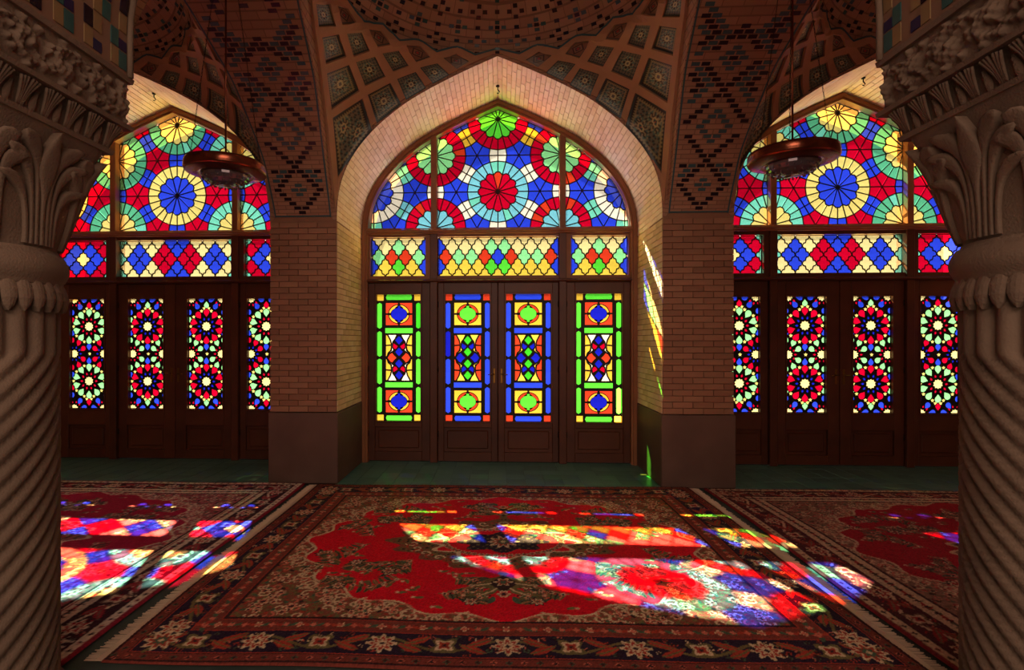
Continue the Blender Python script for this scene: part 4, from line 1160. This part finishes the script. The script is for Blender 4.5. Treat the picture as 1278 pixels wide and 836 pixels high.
# ================================================================ RUGS
class Canvas:
    """knot-by-knot colouring of a rug quarter (mirrored twice afterwards); metres"""
    def __init__(s, hx, hy, d):
        s.hx, s.hy = hx, hy; s.nx = int(round(hx/d)); s.ny = int(round(hy/d)); s.d = d
        x = (np.arange(s.nx+1))*hx/s.nx; y = (np.arange(s.ny+1))*hy/s.ny; s.X, s.Y = np.meshgrid(x, y); s.C = np.zeros(s.X.shape+(3,))
    def win(s, cx, cy, r):
        i0 = max(0, int((cx-r)/s.hx*s.nx)); i1 = min(s.nx+1, int((cx+r)/s.hx*s.nx)+2); j0 = max(0, int((cy-r)/s.hy*s.ny)); j1 = min(s.ny+1, int((cy+r)/s.hy*s.ny)+2)
        return slice(j0, j1), slice(i0, i1)
    def fillm(s, m, c): s.C[m] = lin(c)
    def flower(s, cx, cy, r, n, cols, a0=0.0):
        w_ = s.win(cx, cy, r*1.3); x, y = s.X[w_]-cx, s.Y[w_]-cy
        if x.size == 0: return
        q = np.hypot(x, y)/r; a = np.arctan2(y, x)+a0; c = s.C[w_]; pet = .78+.22*np.cos(n*a)
        for k_, col in enumerate(cols): c[q < pet*(1-.27*k_)] = lin(col)
    def leaf(s, cx, cy, ang, l, w0, col, vein=None):
        w_ = s.win(cx, cy, l); x, y = s.X[w_]-cx, s.Y[w_]-cy
        if x.size == 0: return
        u_ = (x*math.cos(ang)+y*math.sin(ang))/(l*.5); v_ = (-x*math.sin(ang)+y*math.cos(ang))/w0; v_ = v_+.35*u_*u_
        m_ = (np.abs(u_) < 1) & (np.abs(v_) < (1-u_**2)**1*(1-.3*u_)); s.C[w_][m_] = lin(col)
        if vein: s.C[w_][m_ & (np.abs(v_) < .22)] = lin(vein)
    def line(s, pts, w0, col):
        for i in range(len(pts)-1):
            a, b = np.array(pts[i]), np.array(pts[i+1]); L_ = np.hypot(*(b-a))
            if L_ < 1e-6: continue
            w_ = s.win((a[0]+b[0])/2, (a[1]+b[1])/2, L_/2+w0*2); x, y = s.X[w_]-a[0], s.Y[w_]-a[1]
            if x.size == 0: continue
            t_ = np.clip((x*(b-a)[0]+y*(b-a)[1])/L_**2, 0, 1); d_ = np.hypot(x-t_*(b-a)[0], y-t_*(b-a)[1]); s.C[w_][d_ < w0] = lin(col)
    def spiral(s, cx, cy, r, a0, turns, w0, col, hand=1):
        pts = [(cx+r*(1-t_*.85)*math.cos(a0+hand*turns*2*PI*t_), cy+r*(1-t_*.85)*math.sin(a0+hand*turns*2*PI*t_)) for t_ in np.linspace(0, 1, 26)]
        s.line(pts, w0, col)
    def full(s):
        q = s.C; top = np.concatenate([q[:, :0:-1], q], 1); return np.concatenate([top[:0:-1], top], 0)
def rug_canvas(style, hx, hy, d):
    R = Canvas(hx, hy, d); X, Y = R.X, R.Y; rnd = random.Random(11+style)
    ex, ey = hx-X, hy-Y; e = np.minimum(ex, ey)
    pal = [dict(field=(212, 6, 34), span=(128, 70, 52), navy=(40, 24, 44), guard=(120, 52, 42), ivory=(206, 176, 142), olive=(110, 96, 58), rust=(164, 56, 40), pink=(196, 104, 84), green=(72, 92, 70), dark=(54, 26, 30)),
           dict(field=(176, 24, 70), span=(170, 90, 104), navy=(60, 22, 40), guard=(140, 30, 50), ivory=(222, 200, 182), olive=(122, 92, 84), rust=(170, 36, 58), pink=(206, 130, 122), green=(86, 92, 92), dark=(60, 24, 40)),
           dict(field=(158, 8, 36), span=(140, 98, 84), navy=(76, 20, 34), guard=(120, 30, 36), ivory=(196, 160, 134), olive=(116, 84, 66), rust=(150, 34, 40), pink=(180, 96, 84), green=(84, 80, 66), dark=(60, 20, 30))][style]
    # field
    R.fillm(e > -1, pal['field'])
    # ---- spandrels (corners)
    fx, fy = hx-.52, hy-.46
    ang = np.arctan2(Y/fy, X/fx); rr = ((X/fx)**2.05+(Y/fy)**2.05)**(1/2.05)
    lob = 1.0+.03*np.cos(ang*20)+.015*np.cos(ang*8)
    span = rr > lob
    R.fillm(span, pal['span'])
    nz = np.sin(X*95)*np.sin(Y*88)+.6*np.sin(X*47+Y*31)*np.sin(Y*53-X*22)
    R.fillm(span & (nz > .55), pal['olive']); R.fillm(span & (nz < -.75), pal['rust'])
    R.fillm((rr > lob) & (rr < lob+.014), pal['ivory'])
    for k_ in range(46):
        t_ = k_/45*PI/2; a = t_; lo = 1.0+.03*math.cos(a*20)+.015*math.cos(a*8)
        q = (lo+.055)/((abs(math.cos(a))**2.05+abs(math.sin(a))**2.05)**(1/2.05)); x, y = fx*q*math.cos(a), fy*q*math.sin(a)
        R.spiral(x, y, .055+.02*(k_ % 2), a+k_, .9, .0065, pal['ivory'] if k_ % 3 else pal['pink'], 1 if k_ % 2 else -1)
        if k_ % 2: R.flower(x*.99+.04, y*.99+.04, .035, 5, [pal['ivory'], pal['rust'], pal['green']])
    for iy in range(14):
        for ix in range(18):
            x, y = .1+ix*.085+(.042 if iy % 2 else 0), .1+iy*.085; j_, i_ = min(R.ny, int(y/hy*R.ny)), min(R.nx, int(x/hx*R.nx))
            if x < hx-.42 and y < hy-.4 and rr[j_, i_] > lob[j_, i_]+.09:
                R.spiral(x, y, .04, ix*1.7+iy, .8, .006, pal['ivory'] if (ix+iy) % 3 == 0 else (pal['olive'] if (ix+iy) % 3 == 1 else pal['pink']), 1 if (ix+iy) % 2 else -1)
                R.leaf(x+.035, y+.02, ix+iy*2.1, .05, .011, pal['green'] if ix % 2 else pal['dark'])
    for k_ in range(70):
        x, y = rnd.uniform(.3*hx, hx-.45), rnd.uniform(.35*hy, hy-.4)
        j_, i_ = int(y/hy*R.ny), int(x/hx*R.nx)
        if rr[j_, i_] > lob[j_, i_]+.08: R.flower(x, y, rnd.uniform(.02, .04), 6, [pal['ivory'], pal['pink'], pal['dark']], x)
    # ---- sprays in the field
    def spray(cx, cy, ang_, sc_, dens=1):
        st = [(cx+sc_*t_*math.cos(ang_+.5*math.sin(t_*3)), cy+sc_*t_*math.sin(ang_+.5*math.sin(t_*3))) for t_ in np.linspace(0, 1, 9)]
        R.line(st, .006, pal['olive'])
        for i, (x, y) in enumerate(st[1:]):
            for sd_ in (-1, 1):
                a = ang_+sd_*(.9+.1*i); R.leaf(x+.045*math.cos(a), y+.045*math.sin(a), a, .095, .016, pal['olive'] if (i+sd_) % 3 else pal['green'], pal['pink'] if i % 3 == 0 else pal['dark'])
            if i % 2 == 0: R.flower(x, y, .026, 6, [pal['pink'], pal['ivory'], pal['dark']], i)
        x, y = st[-1]; R.flower(x, y, .055, 7, [pal['dark'], pal['ivory'], pal['rust'], pal['green']])
    for (cx, cy, a, s_) in ((.98, .08, .5, .34), (1.0, .42, 2.6, .3), (.62, .64, .1, .36), (.38, .82, 2.9, .26), (1.22, .2, 1.4, .3), (.15, .78, 1.2, .14), (.62, .34, .9, .22), (.3, .6, 2.4, .2), (1.12, .62, 2.2, .18), (.85, .55, -.9, .2)): spray(cx, cy, a, s_)
    for k_ in range(60):
        x, y = rnd.uniform(.1, fx), rnd.uniform(.1, fy); j_, i_ = int(y/hy*R.ny), int(x/hx*R.nx)
        if rr[j_, i_] < lob[j_, i_]-.06: R.leaf(x, y, rnd.uniform(0, 6), .07, .014, pal['olive']); R.flower(x+.03, y, .018, 5, [pal['pink'], pal['ivory']])
    # ---- medallion
    mx, my = .86, .50; rm = np.hypot(X/mx, Y/my); am = np.arctan2(Y/my, X/mx); ml = .92+.06*np.cos(am*16)+.05*np.cos(am*4)
    med = rm < ml
    R.fillm(med, pal['olive']); R.fillm(med & (nz > .2), pal['span']); R.fillm(med & (nz < -.65), pal['dark']); R.fillm(med & (rm > ml-.045), pal['ivory'] if style else pal['span'])
    m2 = rm < .62+.06*np.cos(am*12); R.fillm(m2, pal['field']); R.fillm(m2 & (rm > .57+.06*np.cos(am*12)), pal['ivory'])
    m3 = rm < .36+.05*np.cos(am*8); R.fillm(m3, pal['navy']); R.fillm(m3 & (nz > .6), pal['olive'])
    R.flower(0, 0, .12, 10, [pal['ivory'], pal['rust'], pal['green'], pal['ivory']])
    for k_ in range(14):
        a = PI/2*k_/13; R.flower(mx*.5*math.cos(a), my*.5*math.sin(a), .028, 6, [pal['ivory'], pal['green'], pal['rust']]); R.spiral(mx*.78*math.cos(a), my*.78*math.sin(a), .05, a*3, .9, .007, pal['ivory'] if k_ % 2 else pal['rust'], 1 if k_ % 2 else -1)
    # pendants above and below
    pz = np.abs(X)/.13+np.abs(Y-.68)/.17; R.fillm((pz < 1.0+.2*np.cos(Y*60)), pal['olive']); R.fillm(pz < .7, pal['dark']); R.flower(0, .66, .06, 6, [pal['ivory'], pal['rust'], pal['green']]); R.flower(0, .82, .045, 5, [pal['ivory'], pal['pink'], pal['dark']])
    for sx in (1,): R.leaf(.09, .80, .7, .16, .03, pal['olive'], pal['ivory']); R.leaf(.14, .70, .2, .15, .028, pal['olive'], pal['ivory']); R.leaf(.07, .9, 1.2, .1, .02, pal['green'])
    # ---- borders: distance from the edge decides the stripe, s runs along the side
    bw = .40
    R.fillm(e < bw+.012, pal['dark'])
    R.fillm((e > .285) & (e < .385), pal['guard'])
    R.fillm(e < .075, pal['guard'])
    for a, b, c in ((.075, .084, 'dark'), (.012, .02, 'dark'), (.275, .285, 'ivory' if style else 'rust'), (.385, .394, 'ivory' if style else 'rust'), (.082, .09, 'rust')): R.fillm((e > a) & (e < b), pal[c])
    R.fillm((e >= .09) & (e <= .275), pal['navy'])
    if style:   # ivory spotted guard stripes
        R.fillm((e > .29) & (e < .38), pal['ivory']); R.fillm((e > .022) & (e < .072), pal['ivory'])
    corner = (ex < .40) & (ey < .40)
    for side in (0, 1):
        Ls = hx if side == 0 else hy      # 0: runs along x at the far y edge
        conv = (lambda s_, t_: (s_, hy-t_)) if side == 0 else (lambda s_, t_: (hx-t_, s_))
        # guards
        k_ = 0; s_ = 0
        while s_ < Ls-.03:
            if s_ < Ls-.29:
                R.flower(*conv(s_, .335), .026, 4 if k_ % 2 else 6, [pal['ivory'] if k_ % 3 == 0 and not style else (pal['rust'] if k_ % 2 else pal['green']), pal['dark'] if style else pal['pink']])
                R.leaf(*conv(s_+.036, .335), (0 if side == 0 else PI/2)+(.6 if k_ % 2 else -.6), .05, .012, pal['green'] if k_ % 2 else pal['rust'])
            R.flower(*conv(s_, .047), .018, 4, [pal['pink'] if k_ % 2 else pal['green'], pal['dark']])
            s_ += .072; k_ += 1
        # vine and palmettes of the main border
        pts = [conv(s_, .182+.052*math.sin(s_*2*PI/.62+PI/2)) for s_ in np.arange(0, Ls-.08, .02)]
        R.line(pts, .0095, pal['olive'] if not style else pal['ivory'])
        n = int(Ls/.31)+1
        for i in range(n):
            s_ = i*.31
            if s_ > Ls-.12: break
            t_ = .182-.03*math.cos(s_*2*PI/.62); x, y = conv(s_, .182)
            if i % 2 == 0: R.flower(x, y, .082, 8, [pal['ivory'], pal['rust'], pal['ivory'], pal['dark']])
            else: R.flower(x, y, .078, 4, [pal['olive'], pal['ivory'], pal['rust'], pal['dark']], PI/4)
            for q in (-1, 1):
                R.leaf(*conv(s_+q*.135, .182+.03*q), (0 if side == 0 else PI/2)+q*.5, .16, .024, pal['rust'], pal['olive'])
        for i in range(int(Ls*75)):
            s_ = rnd.uniform(0, Ls-.1); t_ = rnd.uniform(.10, .265); x, y = conv(s_, t_); j_, i_ = min(R.ny, int(y/hy*R.ny)), min(R.nx, int(x/hx*R.nx))
            if np.allclose(R.C[j_, i_], lin(pal['navy'])): R.flower(x, y, rnd.uniform(.011, .019), 5, [rnd.choice([pal['pink'], pal['rust'], pal['green'], pal['ivory'], pal['rust']]), pal['dark']])
    R.flower(hx-.182, hy-.182, .09, 8, [pal['ivory'], pal['rust'], pal['green'], pal['ivory']])
    return R
def rug(style, cx, cy, hx, hy, d, label, rot=0.0, ends=True, z=0.0):
    R = rug_canvas(style, hx, hy, d); Cc = R.full(); ny, nx = Cc.shape[:2]
    # wool variation, knot by knot and in worn patches
    Cc = Cc*(1+.16*rng.standard_normal((ny, nx, 1))*1.0); Cc = np.clip(Cc, .002, 1)
    x = np.linspace(-hx, hx, nx); y = np.linspace(-hy, hy, ny); Xg, Yg = np.meshgrid(x, y)
    Zg = .011+.0012*rng.standard_normal(Xg.shape)+.0025*np.sin(Xg*3.1+Yg*1.7)+.002*np.sin(Yg*4.3)
    eg = np.minimum(hx-np.abs(Xg), hy-np.abs(Yg)); Zg = np.where(eg < d*.6, 0.0005, Zg)
    Yg = Yg+.006*np.sin(Xg*5); Xg = Xg+.012*np.sin(Yg*2.2)
    co = np.stack([Xg, Yg, Zg], -1).reshape(-1, 3).astype(np.float32)
    me = bpy.data.meshes.new('pile'); me.vertices.add(len(co)); me.vertices.foreach_set('co', co.ravel())
    a = (np.arange(ny-1)[:, None]*nx+np.arange(nx-1)[None, :]).ravel(); q = np.stack([a, a+1, a+1+nx, a+nx], 1)
    me.loops.add(q.size); me.loops.foreach_set('vertex_index', q.ravel().astype(np.int32)); me.polygons.add(len(q)); me.polygons.foreach_set('loop_start', (np.arange(len(q))*4).astype(np.int32))
    me.polygons.foreach_set('use_smooth', np.ones(len(q), bool)); me.update(calc_edges=True); me.materials.append(M['rug']); set_cols(me, Cc.reshape(-1, 3))
    r = root('rug', (cx, cy, z), label, 'rug', 'patterned rugs on the hall floor'); r.rotation_euler = (0, 0, rot)
    o = bpy.data.objects.new('pile', me); link(o, r)
    if ends:
        for sx in (-1, 1):
            mb = MB(); yy = -hy+.01
            mb.box(*sorted((sx*hx*.9995, sx*(hx+.03))), -hy+.01, hy-.01, .001, .006)
            while yy < hy-.01:
                l = .05+.02*random.random(); dy = .012*(random.random()-.5)
                mb.tube([(sx*(hx+.025), yy, .004), (sx*(hx+.025+l*.5), yy+dy*.6, .004), (sx*(hx+.025+l), yy+dy, .003)], [.003, .0035, .0025], 4)
                yy += .012
            v_ = np.array(mb.v); fo = bpy.data.objects.new('fringe', mesh('fringe', v_, mb.f, M['fringe'])); fo['kind'] = 'stuff'; link(fo, r)
rug(0, .055, 3.985, 1.905, 1.545, .0065, 'large red rug with olive medallion lying before the middle doors', rot=.012)
rug(1, -3.945, 3.92, 1.95, 1.60, .010, 'magenta rug with ivory spotted borders at left beside the red rug', rot=.004, ends=False)
rug(2, 4.075, 3.92, 1.98, 1.62, .010, 'dark crimson rug with tan scrollwork at right beside the red rug', rot=.004, ends=False)
